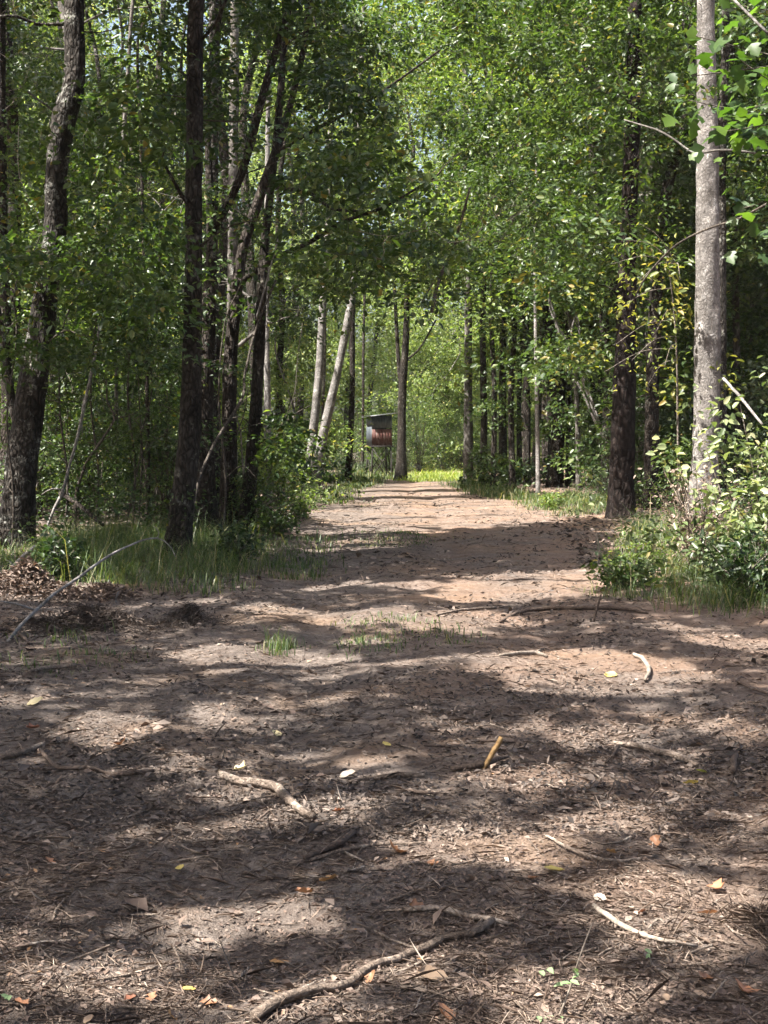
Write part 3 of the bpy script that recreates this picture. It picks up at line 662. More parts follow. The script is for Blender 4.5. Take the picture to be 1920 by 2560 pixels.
# ---- trees deeper in the woods: a few kinds, copied
def variant(seed, Hh, r, crown_r, z0, nclu, per, leaf, sh, bark, lmat, flat=.2):
    rg = np.random.default_rng(seed)
    pts = [(0, 0, 0)] + [(rg.normal(0, .16) * i, rg.normal(0, .16) * i, Hh * i / 6) for i in range(1, 7)]
    P, R = spline(np.array(pts, float), [r, r * .9, r * .78, r * .66, r * .5, r * .3, r * .06], step=.5)
    C = []
    while len(C) < nclu:
        f = rg.uniform(0, 1); z = z0 + (Hh + .6 - z0) * f
        if len(C) % 7:          # the other sprays of the same bough
            C.append(bough + rg.normal(0, 1, 3) * [.75, .75, .28]); continue
        rr = crown_r * (0.45 + 0.9 * math.sin(math.pi * min(1, f * .85 + .12))) * math.sqrt(rg.uniform(.03, 1)); a = rg.uniform(0, 2 * math.pi)
        ii = np.argmin(np.abs(P[:, 2] - z)); bough = P[ii] * [1, 1, 0] + [rr * math.cos(a), rr * math.sin(a), z]; C.append(bough)
    C = np.array(C)
    mb = MB(); tube(mb, P, R, 9, .15, seed, True, .3); twig_to(mb, P, R, C[::4], np.zeros(3), rg, .05)
    return dict(trunk=mb.mesh('trunk', bark, True), lv=spray(C, per, sh, flat, leaf, rg, wr=.6, tilt=.7), mat=lmat, z0=z0)
VAR = [variant(401, 23, .17, 2.9, 2.5, 230, 64, .16, .85, B_DARK, GREEN), variant(402, 26, .21, 3.3, 6.0, 240, 66, .165, .95, B_BROWN, BRIGHT),
       variant(403, 20, .13, 2.5, 1.5, 210, 64, .15, .8, B_GREY, GREEN), variant(404, 25, .19, 3.0, 7.0, 220, 64, .16, .9, B_DARK, DEEP),
       variant(405, 13, .08, 2.3, .8, 170, 66, .14, .75, B_GREY, BRIGHT), variant(406, 22, .15, 2.8, 2.5, 220, 64, .16, .85, B_LICHEN, GREYGREEN),
       variant(407, 8, .06, 2.0, .3, 140, 70, .13, .65, B_DARK, GREEN), variant(408, 9, .06, 2.2, .3, 140, 70, .135, .65, B_GREY, BRIGHT)]
for v in VAR: v['crown'] = v['lv'].mesh('crown', v['mat'])
WHAT = ['dark stemmed leafy tree', 'tall bright leaved tree', 'grey stemmed leafy tree', 'tall deep green tree', 'short bright leaved tree', 'grey green tree', 'bushy low green tree', 'bushy bright green tree']
def fill_tree(x, y, vi, label, group, filt, s=1.0):
    v = VAR[vi]; base = np.array([x, y, th(x, y) - .05]); rz = random.uniform(0, 6.28)
    t = thing('woodland_tree', label, 'tree', base, group)
    name_by_place(t, 'far tree' if y > 85 else 'woodland tree', WHAT[vi])
    sxy = s * random.uniform(.85, 1.2)
    o = ob('trunk', v['trunk'], t); o.rotation_euler.z = rz; o.scale = (sxy, sxy, s)
    if filt:
        lv = v['lv'].moved(rz, (sxy, sxy, s), base).open_to_sun()
        ob('crown', lv.mesh('crown', v['mat'], base), t, kind='stuff')
    else:
        o = ob('crown', v['crown'], t, kind='stuff'); o.rotation_euler.z = rz; o.scale = (sxy, sxy, s)
        if y > 85: o.material_slots[0].link = 'OBJECT'; o.material_slots[0].material = HAZE_TINT_LEAF
fr = random.Random(21)
def scatter(n, ygen, xgen, mind, tries=4000):
    out = []
    for _ in range(tries):
        if len(out) >= n: break
        y = ygen(); x = xgen(y)
        if all((x - a) ** 2 + (y - b) ** 2 > mind ** 2 for a, b in out): out.append((x, y))
    return out
LEFT = scatter(34, lambda: fr.uniform(27.5, 66), lambda y: -fr.uniform(max(3.6, .06 * y), .30 * y + 3.0), 2.6)
for x, y in LEFT:
    vi = fr.choice([0, 1, 2, 2, 3, 4, 5, 6, 7])
    fill_tree(x, y, vi, 'one of the many leafy trees massed in the woods left of the trail', 'trees massed in the woods left of the trail', True, fr.uniform(.85, 1.1))
RIGHT = scatter(60, lambda: fr.uniform(32, 80), lambda y: fr.uniform(max(6.2, 3.2 + .06 * y), .30 * y + 3.0), 2.6)
for x, y in RIGHT:
    vi = fr.choice([0, 1, 1, 2, 3, 3, 5, 6])
    if 1180 < 960 + F * x / y < 1520: vi = fr.choice([1, 3, 3])
    fill_tree(x, y, vi, 'one of the many leafy trees massed in the woods right of the trail', 'trees massed in the woods right of the trail', False, fr.uniform(.9, 1.15))
END = scatter(60, lambda: fr.uniform(86, 118), lambda y: fr.uniform(-.28 * y, .30 * y), 3.2)
for x, y in END:
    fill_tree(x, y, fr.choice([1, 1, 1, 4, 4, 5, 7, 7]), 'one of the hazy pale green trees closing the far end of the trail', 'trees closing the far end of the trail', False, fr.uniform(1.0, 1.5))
def far_wood():
    rg = np.random.default_rng(9); n = 2200
    y = rg.uniform(116, 150, n); x = rg.uniform(-.36, .36, n) * y; z = rg.uniform(.3, 56, n)
    lv = spray(np.stack([x, y, z], 1), 28, 1.9, .7, .6, rg, wr=.6, tilt=.8)
    ob('far_woods', lv.mesh('far_woods', HAZE_TINT_LEAF), kind='stuff', label='pale mass of foliage closing the view behind the far trees', cat='woods')
far_wood()

# ---- undergrowth shrubs
def shrub_variant(seed, hgt, rad, nclu, per, leaf, mat, sh=.32):
    rg = np.random.default_rng(seed); mb = MB(); C = []
    for _ in range(nclu):
        a = rg.uniform(0, 6.28); f = rg.uniform(.12, 1); r = rad * math.sqrt(rg.uniform(.02, 1)) * (1.15 - .5 * f)
        C.append([r * math.cos(a), r * math.sin(a), hgt * f])
    C = np.array(C)
    for c in C[::2]:
        P, R = spline([[rg.normal(0, .05), rg.normal(0, .05), -.05], c * [.35, .35, .55] + rg.normal(0, .04, 3), c], [.014, .009, .003], n=4); tube(mb, P, R, 4, 0, 0, False)
    return mb.mesh('stems', B_DTWIG, True), spray(C, per, sh, .08, leaf, rg, tilt=.6).mesh('foliage', mat, kind='oval')
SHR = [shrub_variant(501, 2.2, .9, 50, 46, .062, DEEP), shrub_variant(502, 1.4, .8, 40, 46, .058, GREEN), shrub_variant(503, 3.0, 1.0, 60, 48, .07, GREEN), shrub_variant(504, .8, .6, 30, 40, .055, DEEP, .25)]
def shrub(x, y, vi, label, group, s=1.0):
    if not -120 < 960 + F * x / y < 2040: return
    if y < 32 and 1440 < 960 + F * x / y < 1680: return       # keep the foot of the pine in view
    st, fo = SHR[vi]; t = thing('shrub', label, 'shrub', (x, y, th(x, y)), group)
    if group: name_by_place(t, 'shrub', ['dark leaved shrub', 'green shrub', 'tall green shrub', 'low dark shrub'][vi])
    rz = random.uniform(0, 6.28)
    for nm, me in (('stems', st), ('foliage', fo)):
        o = ob(nm, me, t, kind='stuff' if nm == 'foliage' else None); o.rotation_euler.z = rz; o.scale = (s, s, s)
for x, y in scatter(46, lambda: fr.uniform(24, 62), lambda y: -fr.uniform(2.8 + .012 * y, .29 * y + 1), 1.1):
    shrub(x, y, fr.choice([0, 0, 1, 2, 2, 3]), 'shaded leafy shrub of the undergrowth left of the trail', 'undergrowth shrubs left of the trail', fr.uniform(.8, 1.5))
for x, y in scatter(46, lambda: fr.uniform(24, 62), lambda y: fr.uniform(4.6 + .01 * y, .29 * y + 1), 1.4):
    if 1180 < 960 + F * x / y < 1500 and y > 30: continue
    shrub(x, y, fr.choice([0, 1, 2, 3, 3]), 'shaded leafy shrub of the undergrowth right of the trail', 'undergrowth shrubs right of the trail', fr.uniform(.7, 1.3))
for px, py, vi, s, lab in [(700,1262,1,.75,'sunlit low bush with pale dry stems in front of the leaning trunks'),(640,1335,1,.7,'bushy shrub at the foot of the rough barked tree'),
                           (745,1240,3,1.0,'small bright bush directly at the base of the pale leaning trunks'),
                           (1640,1290,1,.8,'dark bush between the pine and the big pale trunk')]:
    p = gnd(px, py); shrub(p[0], p[1], vi, lab, None, s)
for i in range(46):     # scrub along the far grass
    x = fr.uniform(-26, 24); y = fr.uniform(83, 92) - (10 if x < -6 else 0); shrub(x, y, fr.choice([0, 1, 2, 2]), 'shrub at the edge of the clearing where the trail ends', 'shrubs round the far clearing', fr.uniform(1.0, 1.8))

for i in range(12):
    shrub(fr.uniform(-9, 1.0), fr.uniform(73, 80), fr.choice([1, 3, 0]), 'low shrub', 'shrubs round the far clearing', fr.uniform(.8, 1.2))
settle_labels()
# ------------------------------------------------------------------ hunting blind on legs
def panel_mat(name, stops, scale=3.0, metal=0.0, rough=.6):
    m, nt, out = newmat(name); tc = N_(nt, 'ShaderNodeTexCoord')
    mp = N_(nt, 'ShaderNodeMapping'); mp.inputs['Scale'].default_value = (3, 3, .6); nt.links.new(tc.outputs['Object'], mp.inputs[0])
    n = N_(nt, 'ShaderNodeTexNoise', Scale=scale, Detail=6.0, Roughness=.65); nt.links.new(mp.outputs[0], n.inputs['Vector'])
    p = N_(nt, 'ShaderNodeBsdfPrincipled', Roughness=rough, Metallic=metal); nt.links.new(ramp(nt, n.outputs['Fac'], stops), p.inputs['Base Color'])
    nt.links.new(p.outputs[0], out.inputs[0]); return m
TIN = panel_mat('grey_tin', [(.3, (.04, .048, .056)), (.55, (.075, .088, .10)), (.75, (.15, .165, .178))], 3, .25, .5)
RUST = panel_mat('rusty_tin', [(.3, (.04, .013, .011)), (.48, (.080, .026, .021)), (.58, (.10, .044, .035)), (.68, (.18, .155, .135))], 3, .0, .7)
ROOF = panel_mat('roof_tin', [(.3, (.10, .105, .11)), (.7, (.22, .23, .24))], 3, .3, .4)
TIMBER = panel_mat('weathered_timber', [(.3, (.012, .010, .009)), (.7, (.04, .034, .029))], 4, 0, .9)
DARKIN = panel_mat('dark_inside', [(.3, (.012, .012, .012)), (.7, (.02, .02, .02))], 4, 0, .9)
def box(mb, lo, hi):
    x0, y0, z0 = lo; x1, y1, z1 = hi
    mb.add([(x0,y0,z0),(x1,y0,z0),(x1,y1,z0),(x0,y1,z0),(x0,y0,z1),(x1,y0,z1),(x1,y1,z1),(x0,y1,z1)],
           [(0,3,2,1),(4,5,6,7),(0,1,5,4),(1,2,6,5),(2,3,7,6),(3,0,4,7)])
def bar(mb, a, b, r): tube(mb, [a, b], [r, r], 4)
def corrugated(mb, p0, u, v, wlen, hlen, n=28, amp=.012, thick=.004):
    """ribbed sheet spanned by unit vectors u (across the ribs) and v"""
    p0, u, v = map(lambda q: np.array(q, float), (p0, u, v)); nn = np.cross(u, v)
    t = np.linspace(0, 1, n + 1); h = amp * np.cos(t * n / 4 * 2 * math.pi)
    A = p0 + np.outer(t * wlen, u) + np.outer(h, nn); B = A + v * hlen
    A2 = A - nn * thick; B2 = B - nn * thick; V = np.vstack([A, B, A2, B2]); m = n + 1
    F = []
    for i in range(n):
        F += [(i, i+1, m+i+1, m+i), (2*m+i+1, 2*m+i, 3*m+i, 3*m+i+1), (i, 2*m+i, 2*m+i+1, i+1), (m+i, m+i+1, 3*m+i+1, 3*m+i)]
    F += [(0, m, 3*m, 2*m), (n, 2*m+n, 3*m+n, m+n)]
    mb.add(V, F)
def blind():
    Y = 69.0; base = at(948, 1196, Y); base[2] = th(base[0], Y)
    t = thing('hunting_blind', 'small raised hunting blind of rusty and grey tin on crossed timber legs', 'hunting blind', base)
    t.rotation_euler.z = math.radians(15)
    def put(nm, mb, mat, par=None): return ob(nm, mb.mesh(nm, mat), par or t)
    W2, zf, zw, zt0, zt1 = .52, 1.62, 2.28, 3.18, 3.34
    for sx in (-1, 1):
        for sy in (-1, 1):
            m = MB(); bar(m, (sx * .54, sy * .54, -.1), (sx * .47, sy * .47, zf), .042); put('leg', m, TIMBER)
    for sy in (-.55, .55):
        for s in (-1, 1):
            m = MB(); bar(m, (-.50 * s, sy + .045 * s, .12), (.50 * s, sy + .045 * s, zf - .06), .028); put('brace', m, TIMBER)
    for sx in (-.55, .55):
        m = MB(); bar(m, (sx, -.5, .15), (sx, .5, zf - .08), .028); put('brace', m, TIMBER)
    m = MB(); box(m, (-.60, -.60, zf), (.60, .60, zf + .06)); put('floor', m, TIMBER)
    m = MB(); corrugated(m, (-W2, -W2, zf + .065), (1, 0, 0), (0, 0, 1), 2 * W2, .82, 28); put('front_panel', m, RUST).__setitem__('label', 'rust red lower tin panel')
    m = MB(); corrugated(m, (-W2, -W2 - .004, zf + .96), (1, 0, 0), (0, 0, 1), 2 * W2, .60, 28); put('front_panel', m, TIN).__setitem__('label', 'grey upper tin panel')
    m = MB(); corrugated(m, (-W2, W2, zf + .065), (0, -1, 0), (0, 0, 1), 2 * W2, .95, 28); put('side_panel', m, TIN)
    m = MB(); corrugated(m, (-W2, W2, zf + 1.10), (0, -1, 0), (0, 0, 1), 2 * W2, .42, 28); put('side_panel', m, TIN)
    m = MB(); corrugated(m, (W2, -W2, zf + .065), (0, 1, 0), (0, 0, 1), 2 * W2, .86, 28); put('side_panel', m, RUST)
    m = MB(); corrugated(m, (W2, -W2, zf + 1.02), (0, 1, 0), (0, 0, 1), 2 * W2, .58, 28); put('side_panel', m, TIN)
    m = MB(); corrugated(m, (W2, W2, zf + .065), (-1, 0, 0), (0, 0, 1), 2 * W2, 1.55, 28); put('back_panel', m, TIN)
    for sx in (-1, 1):
        for sy in (-1, 1):
            m = MB(); box(m, (sx * .485 - .03, sy * .485 - .025, zf + .06), (sx * .485 + .03, sy * .485 + .025, zt0 - .02 + .06 * sx)); put('corner_post', m, TIMBER)
    m = MB(); box(m, (-.44, -.40, zf + .07), (.44, .40, zf + .09)); put('inner_floor', m, DARKIN)
    m = MB(); u = np.array([1.0, 0, .13]); u /= np.linalg.norm(u)
    corrugated(m, (-.74, .72, zt0 - .04), (0, -1, 0), tuple(u), 1.44, 1.5, 36, .014, .012); put('roof', m, ROOF)
    # a pale stem bent over the roof
blind()

# ------------------------------------------------------------------ grass
def blades(C, hgt, rg, lean=.5, wd=.006, mat=GRASS):
    N = len(C); h = hgt * rg.uniform(.45, 1.3, N); a = rg.uniform(0, 6.28, N); h = h * np.where(rg.uniform(0, 1, N) < .15, 1.7, 1); d = np.stack([np.cos(a), np.sin(a), np.zeros(N)], 1)
    s = np.stack([-np.sin(a), np.cos(a), np.zeros(N)], 1); le = (lean * rg.uniform(.2, 1.2, N) * h)[:, None]
    w_ = (wd * rg.uniform(.7, 1.4, N))[:, None]; up = np.array([0, 0, 1.0])
    p1 = C + up * (h * .6)[:, None] + d * le * .35; p2 = C + up * (h * .82)[:, None] + d * le * 1.15
    V = np.stack([C - s * w_, C + s * w_, p1 + s * w_ * .8, p1 - s * w_ * .8, p2], 1)
    off = np.arange(N) * 5
    q = (off[:, None] + [0, 1, 2, 3]).ravel(); t3 = (off[:, None] + [3, 2, 4]).ravel()
    return mesh_np('blades', V.reshape(-1, 3), np.concatenate([q, t3]), np.concatenate([np.full(N, 4), np.full(N, 3)]), mat)
def grass(name, label, n, poly_px, hgt, seed, clump=.12, wd=.006, lean=.6, mat=GRASS):
    rg = np.random.default_rng(seed); poly = np.array([gnd(*p)[:2] for p in poly_px]); lo, hi = poly.min(0), poly.max(0)
    K = max(10, n // 45); P = []
    while len(P) < K:
        q = rg.uniform(lo, hi, (K, 2)); q = q[inside(poly, q[:, 0], q[:, 1])]; P.extend(q.tolist())
    P = np.array(P[:K]); idx = rg.integers(0, K, n); xy = P[idx] + rg.normal(0, clump, (n, 2))
    C = np.stack([xy[:, 0], xy[:, 1], terrain(xy[:, 0], xy[:, 1]) - .01], 1)
    hh = hgt * (.5 + rg.uniform(0, 1, K))[idx]
    ob(name, blades(C, hh, rg, lean, wd, mat), kind='stuff', label=label, cat='grass')
grass('grass', 'dark green grass along the left verge round the straight trunk', 7500, [(60,1440),(130,1350),(330,1330),(470,1345),(620,1350),(650,1400),(610,1450),(450,1490),(280,1470)], .30, 61, .2, .003, 1.3)
grass('grass', 'low tangled green growth under the trees along the left verge', 8000, [(-60,1440),(-60,1380),(120,1345),(330,1320),(640,1335),(690,1360),(640,1420),(450,1480),(250,1465),(120,1455)], .13, 73, .3, .004, 1.3)
grass('grass', 'thin grass spreading from the left verge onto the trail', 1100, [(420,1490),(640,1430),(720,1380),(780,1340),(840,1345),(820,1400),(700,1470),(520,1510)], .10, 62, .2)
grass('grass', 'tall green grass at the right verge below the leafy bush', 7000, [(1540,1500),(1540,1400),(1600,1330),(1750,1330),(1960,1350),(1990,1530),(1800,1520)], .28, 63, .18, .0032, 1.3)
grass('grass', 'bright sunny grass at the right edge beside the pale sapling', 4500, [(1310,1262),(1400,1238),(1510,1244),(1540,1280),(1440,1292),(1340,1284)], .18, 64, .25, .006, 1.1, GRASS)
grass('grass', 'glowing yellow green grass in the clearing at the end of the trail', 6000, [(1020,1204),(1170,1204),(1165,1188),(1030,1188)], .22, 65, .5, .015, 1.0, GRASS_SUN_TINT)
grass('grass', 'grassy fringe along the far left side of the trail', 3500, [(800,1260),(830,1225),(900,1208),(960,1200),(930,1210),(860,1232),(820,1262)], .14, 66, .3, .01)
grass('grass', 'shaded grassy fringe along the far right side of the trail', 4000, [(1120,1212),(1190,1208),(1300,1236),(1320,1255),(1220,1242)], .2, 67, .3, .01)
grass('grass', 'shaded grass under and around the hunting blind', 3500, [(690,1206),(800,1206),(1010,1199),(1010,1189),(700,1189)], .3, 72, .6, .014)
grass('grass_tuft', 'small sunlit grass tuft on the trail left of centre', 240, [(650,1628),(720,1612),(740,1630),(680,1642)], .10, 68, .06, .003)
grass('grass', 'sparse short grass growing in the middle of the trail', 900, [(830,1330),(1050,1325),(1060,1372),(860,1376)], .06, 69, .25, .006)
grass('grass', 'dry sparse grass among litter in the centre of the trail', 600, [(840,1560),(1180,1540),(1160,1612),(900,1625)], .06, 70, .15, .004, .9)
grass('grass', 'scattered grass blades on the leafy left side of the foreground', 260, [(20,1600),(160,1560),(330,1640),(250,1680),(40,1690)], .10, 71, .15, .004, .9)

# ------------------------------------------------------------------ litter on the ground (uncountable)
def litter():
    rg = np.random.default_rng(88)
    def pts(n, r0, r1, power=1.0):
        py = r0 + (r1 - r0) * rg.uniform(0, 1, n) ** power; px = rg.uniform(-300, 2220, n)
        t = H / ((py - 1120) / F); x = (px - 960) / F * t
        return np.stack([x, t, terrain(x, t)], 1)
    # flat dead leaves
    C = pts(62000, 1235, 2750); d = C[:, 1]; N = len(C)
    den = vnoise(C[:, 0] * 1.3, C[:, 1] * 1.0, 91) * .6 + vnoise(C[:, 0] * 4, C[:, 1] * 3.3, 92) * .4
    left = sstep(1.5, -2.0, C[:, 0]) * .35
    rut = sum(np.exp(-((C[:, 0] - c_ - 0.25 * np.sin(C[:, 1] * 0.21)) / 0.3) ** 2) for c_ in (-.75, 1.25))
    m = rg.uniform(0, 1, N) < np.clip(.12 + (den - .38) * 2.0 + left, .04, 1) * (1 - .45 * rut); C = C[m]; d = d[m]; N = len(C)
    L = np.clip(.010 + .0013 * d, .010, .09) * rg.lognormal(0, .5, N)
    a = rg.normal(0, 1, (N, 3)); a[:, 2] *= .18; n = np.tile([0, 0, 1.0], (N, 1)) + rg.normal(0, .38, (N, 3))
    C[:, 2] += rg.uniform(.001, .010, N)
    ob('leaf_litter', Leaves(C, a, n, L, L * rg.uniform(.35, .7, N)).mesh('leaf_litter', LITTER), kind='stuff', label='small dead brown leaves littering the trail', cat='leaf litter')
    C = pts(70000, 1232, 2100); d = C[:, 1]; N = len(C)
    den = vnoise(C[:, 0] * 1.0 + 3, C[:, 1] * .6, 95) * .55 + vnoise(C[:, 0] * 3, C[:, 1] * 2, 96) * .45
    m = rg.uniform(0, 1, N) < np.clip(.1 + (den - .38) * 2.6, .04, 1); C = C[m]; d = d[m]; N = len(C)
    L = np.clip(.012 + .0020 * d, .02, .13) * rg.lognormal(0, .4, N); a = rg.normal(0, 1, (N, 3)); a[:, 2] *= .3; n = np.tile([0, 0, 1.0], (N, 1)) + rg.normal(0, .6, (N, 3)); C[:, 2] += rg.uniform(.002, .02, N)
    ob('leaf_litter', Leaves(C, a, n, L, L * rg.uniform(.25, .55, N)).mesh('leaf_litter', DARKBRUSH), kind='stuff', label='dark broken leaf litter farther up the trail', cat='leaf litter')
    # needles and grass straw
    C = pts(92000, 1235, 2750); d = C[:, 1]; N = len(C)
    den = vnoise(C[:, 0] * 1.1 + 9, C[:, 1] * .9, 93) * .55 + vnoise(C[:, 0] * 3.4, C[:, 1] * 2.9, 94) * .45
    m = rg.uniform(0, 1, N) < np.clip(.25 + (den - .4) * 2.5, .05, 1); C = C[m]; d = d[m]; N = len(C)
    L = np.clip(.035 + .0022 * d, .03, .18) * rg.lognormal(0, .45, N)
    a = rg.normal(0, 1, (N, 3)); a[:, 2] *= .22; n = np.tile([0, 0, 1.0], (N, 1)) + rg.normal(0, .5, (N, 3)); C[:, 2] += rg.uniform(.001, .012, N)
    ob('needle_litter', Leaves(C, a, n, L, np.clip(.0010 + .00030 * d, .001, .014) * rg.uniform(.7, 1.7, N)).mesh('needle_litter', NEEDLE), kind='stuff', label='dry needles and straw strewn across the trail', cat='needle litter')
    # woodland floor litter off the trail
    y = rg.uniform(16, 60, 26000); x = rg.uniform(-.32, .32, 26000) * y; l, r = road_edges(y); m = (x < l + .2) | (x > r - .2); x, y = x[m], y[m]; N = len(x)
    C = np.stack([x, y, terrain(x, y) + rg.uniform(.005, .05, N)], 1); L = rg.uniform(.06, .13, N)
    a = rg.normal(0, 1, (N, 3)); a[:, 2] *= .25; n = np.tile([0, 0, 1.0], (N, 1)) + rg.normal(0, .45, (N, 3))
    ob('leaf_litter', Leaves(C, a, n, L, L * .55).mesh('leaf_litter', DARKBRUSH), kind='stuff', label='dark leaf litter under the trees beside the trail', cat='leaf litter')
    # small clods
    C = pts(2600, 1400, 2700); mb = MB(); oc = np.array([[1,0,0],[0,1,0],[-1,0,0],[0,-1,0],[0,0,.8],[0,0,-.6]], float)
    F8 = np.array([[0,1,4],[1,2,4],[2,3,4],[3,0,4],[1,0,5],[2,1,5],[3,2,5],[0,3,5]])
    N = len(C); r = np.clip(.005 + .0007 * C[:, 1], .004, .025) * rg.lognormal(0, .3, N)
    V = C[:, None, :] + oc[None] * r[:, None, None] * rg.uniform(.6, 1.4, (N, 6, 1)) + np.array([0, 0, .002])
    Fa = (np.arange(N)[:, None, None] * 6 + F8).ravel()
    ob('soil_clods', mesh_np('soil_clods', V.reshape(-1, 3), Fa, np.full(N * 8, 3), SOIL), kind='stuff', label='small soil clods scattered on the trail', cat='soil clods')
    # short twig scraps
    C = pts(900, 1300, 2700); mb = MB()
    for c in C:
        L = rg.uniform(.05, .22) * (1 + c[1] * .03); an = rg.uniform(0, 6.28); dv = np.array([math.cos(an), math.sin(an), rg.normal(0, .12)])
        p = [c + dv * L * s + rg.normal(0, .05 * L, 3) * [1, 1, .3] + [0, 0, .006] for s in (-.5, 0, .5)]; rr = rg.uniform(.0015, .0045) * (1 + c[1] * .05)
        tube(mb, p, [rr, rr * .9, rr * .6], 4, 0, 0, False)
    ob('twig_scraps', mb.mesh('twig_scraps', STICK, True), kind='stuff', label='short broken twig scraps lying all over the trail', cat='twigs')
litter()

# heaps of raked brush
def heap(name, label, cat, px, py, rx, ry, hz, n, mat, seed, L=.12, wd=.10, kind='diamond'):
    rg = np.random.default_rng(seed); p = gnd(px, py)
    a = rg.uniform(0, 6.28, n); r = np.minimum(np.abs(rg.normal(0, .55, n)) + .02, 1.5); x = r * np.cos(a) * rx; y = r * np.sin(a) * ry
    z = hz * np.exp(-2 * r ** 2) * rg.uniform(.35, 1, n) * (.6 + .8 * vnoise(x * 4 + seed, y * 4, 5))
    C = np.stack([x, y, z + terrain(x + p[0], y + p[1]) - p[2]], 1)
    ax = rg.normal(0, 1, (n, 3)); ax[:, 2] *= .45; nn = np.tile([0, 0, 1.0], (n, 1)) + rg.normal(0, .7, (n, 3)); LL = L * rg.uniform(.5, 1.4, n)
    ob(name, Leaves(C, ax, nn, LL, LL * wd * rg.uniform(.6, 1.5, n)).mesh(name, mat, kind=kind), None, p, label, cat)
heap('leaf_heap', 'low sunlit heap of brown leaves and needles at the far left edge', 'leaf heap', 70, 1482, .75, .6, .26, 4200, LITTER, 1, .06, .3)
heap('leaf_heap', 'smaller heap of brown leaves in front of the grass, beside a pale twig', 'leaf heap', 268, 1478, .32, .35, .16, 2000, LITTER, 2, .055, .3)
heap('brush_heap', 'wide dark heap of dead brush at the left under the bent pale sapling', 'brush heap', 215, 1572, .75, .4, .16, 5200, DARKBRUSH, 3, .08, .08)
heap('brush_heap', 'small dark clump of dead brush at the left of the trail', 'brush heap', 470, 1560, .32, .28, .14, 2000, DARKBRUSH, 4, .06, .12)
heap('brush_heap', 'tangle of dry brush at the right edge of the foreground', 'brush heap', 1895, 2320, .13, .2, .05, 420, NEEDLE, 5, .09, .03)

# ------------------------------------------------------------------ sticks and branches on the ground
def stick(name, label, pts, mat=STICK, cat='stick', lift=None, subs=(), seed=0, depth=None, rough=.35):
    """pts: (px, py, width px); lift: metres above ground per point; depth: fixed depths for points in the air"""
    def world(pp, lf, dp):
        P, R = [], []
        for i, (a, b, wd) in enumerate(pp):
            if dp: q = at(a, b, dp[i]); r = .5 * wd / pxm(dp[i])
            else:
                q = gnd(a, b); r = .58 * wd / pxm(q[1])
                z = r * .85 + .009
                q = q + [0, 0, z]
            P.append(q); R.append(r)
        return spline(P, R, step=.05 if not dp else .12)
    P, R = world(pts, None, depth)
    P = P + .006 * np.stack([vnoise(np.arange(len(P)) * .6, np.full(len(P), seed + s * 3.1), 8) - .5 for s in range(3)], 1)
    org = P[0].copy(); mb = MB(); tube(mb, P - org, R, 8, rough, seed + 3)
    o = ob(name, mb.mesh(name, mat, True), None, org, label, cat)
    for sp in subs:
        p2, d2 = sp[0], (sp[1] if len(sp) > 1 else None)
        Q, S = world(p2, None, d2); mb = MB(); tube(mb, Q - org, S, 6, .2, seed)
        ob('side_twig', mb.mesh('side_twig', sp[2] if len(sp) > 2 else mat, True), o)
    return o
stick('branch_stick', 'long knobbly brown branch lying diagonally across the bottom foreground', [(636,2560,24),(700,2520,28),(745,2502,24),(800,2488,20),(870,2474,20),(930,2430,18),(1000,2408,18),(1060,2384,19),(1110,2358,17),(1180,2346,17),(1232,2316,14)], STICK, 'branch', seed=1,
      subs=[([(1170,2348,11),(1195,2325,10),(1210,2300,6)],)])
stick('branch_stick', 'thin branch with a pale middle meeting the upper end of the long branch', [(1008,2284,10),(1060,2282,12),(1110,2286,13),(1165,2302,13),(1230,2314,10),(1278,2322,6)], STICK, 'branch', seed=2)
stick('branch_stick', 'sunlit forked stick lying left of centre with a dark broken end', [(548,1945,15),(600,1966,17),(645,1970,18),(690,1982,20),(716,2008,20),(748,2036,17),(782,2056,15)], STICK, 'branch', seed=3,
      subs=[([(706,2010,7),(672,2035,6),(636,2066,5)], None, STICK_DARK)])
stick('stick', 'smooth pale curved stick right of the bottom branch', [(1482,2274,10),(1515,2300,12),(1560,2330,12),(1620,2352,10),(1680,2364,9),(1745,2374,6)], STICK_PALE, seed=4)
stick('stick', 'short thick dark stick lying below the forked stick', [(762,2156,10),(810,2136,14),(850,2118,14),(885,2092,12)], STICK_DARK, seed=5)
stick('stick', 'long thin stick crossing below the short dark one toward the centre', [(725,2168,7),(800,2152,8),(870,2134,8),(950,2120,6),(1060,2112,5)], STICK, seed=6)
stick('stick', 'thin curved twig on the orange soil right of the bright yellow leaf patch', [(1362,2096,5),(1420,2128,8),(1480,2152,8),(1540,2162,7),(1642,2146,5)], STICK, seed=7)
stick('stick', 'thin straight stick above the thin pale-middled branch', [(975,2262,5),(1030,2238,7),(1105,2210,5)], STICK, seed=8)
stick('stick', 'small pale twig right of the bottom branch near the large tan leaf', [(1066,2506,5),(1110,2490,6),(1152,2470,4)], STICK, seed=9)
stick('stick', 'dark flat stick that props up the tan upright stick', [(1128,1932,12),(1180,1926,14),(1215,1918,12),(1272,1898,7)], STICK_DARK, seed=10)
dU = gnd(1208, 1924)[1]
stick('stick', 'short tan broken stick standing at a slant in the middle of the trail', [(1206,1924,13),(1226,1888,14),(1244,1862,15),(1252,1842,12)], STICK_TAN, seed=11, depth=[dU, dU + .03, dU + .05, dU + .06])
stick('branch_stick', 'thick grey branch lying at the right among litter', [(1530,1864,8),(1590,1874,14),(1650,1890,16),(1700,1904,15),(1745,1920,9)], STICK, 'branch', seed=12, subs=[([(1546,1872,8),(1534,1892,6),(1514,1914,5)], None, STICK_DARK)])
stick('stick', 'dark thick stub standing among leaves right of the grey branch', [(1832,1940,14),(1836,1915,16),(1840,1898,12)], STICK_DARK, seed=13)
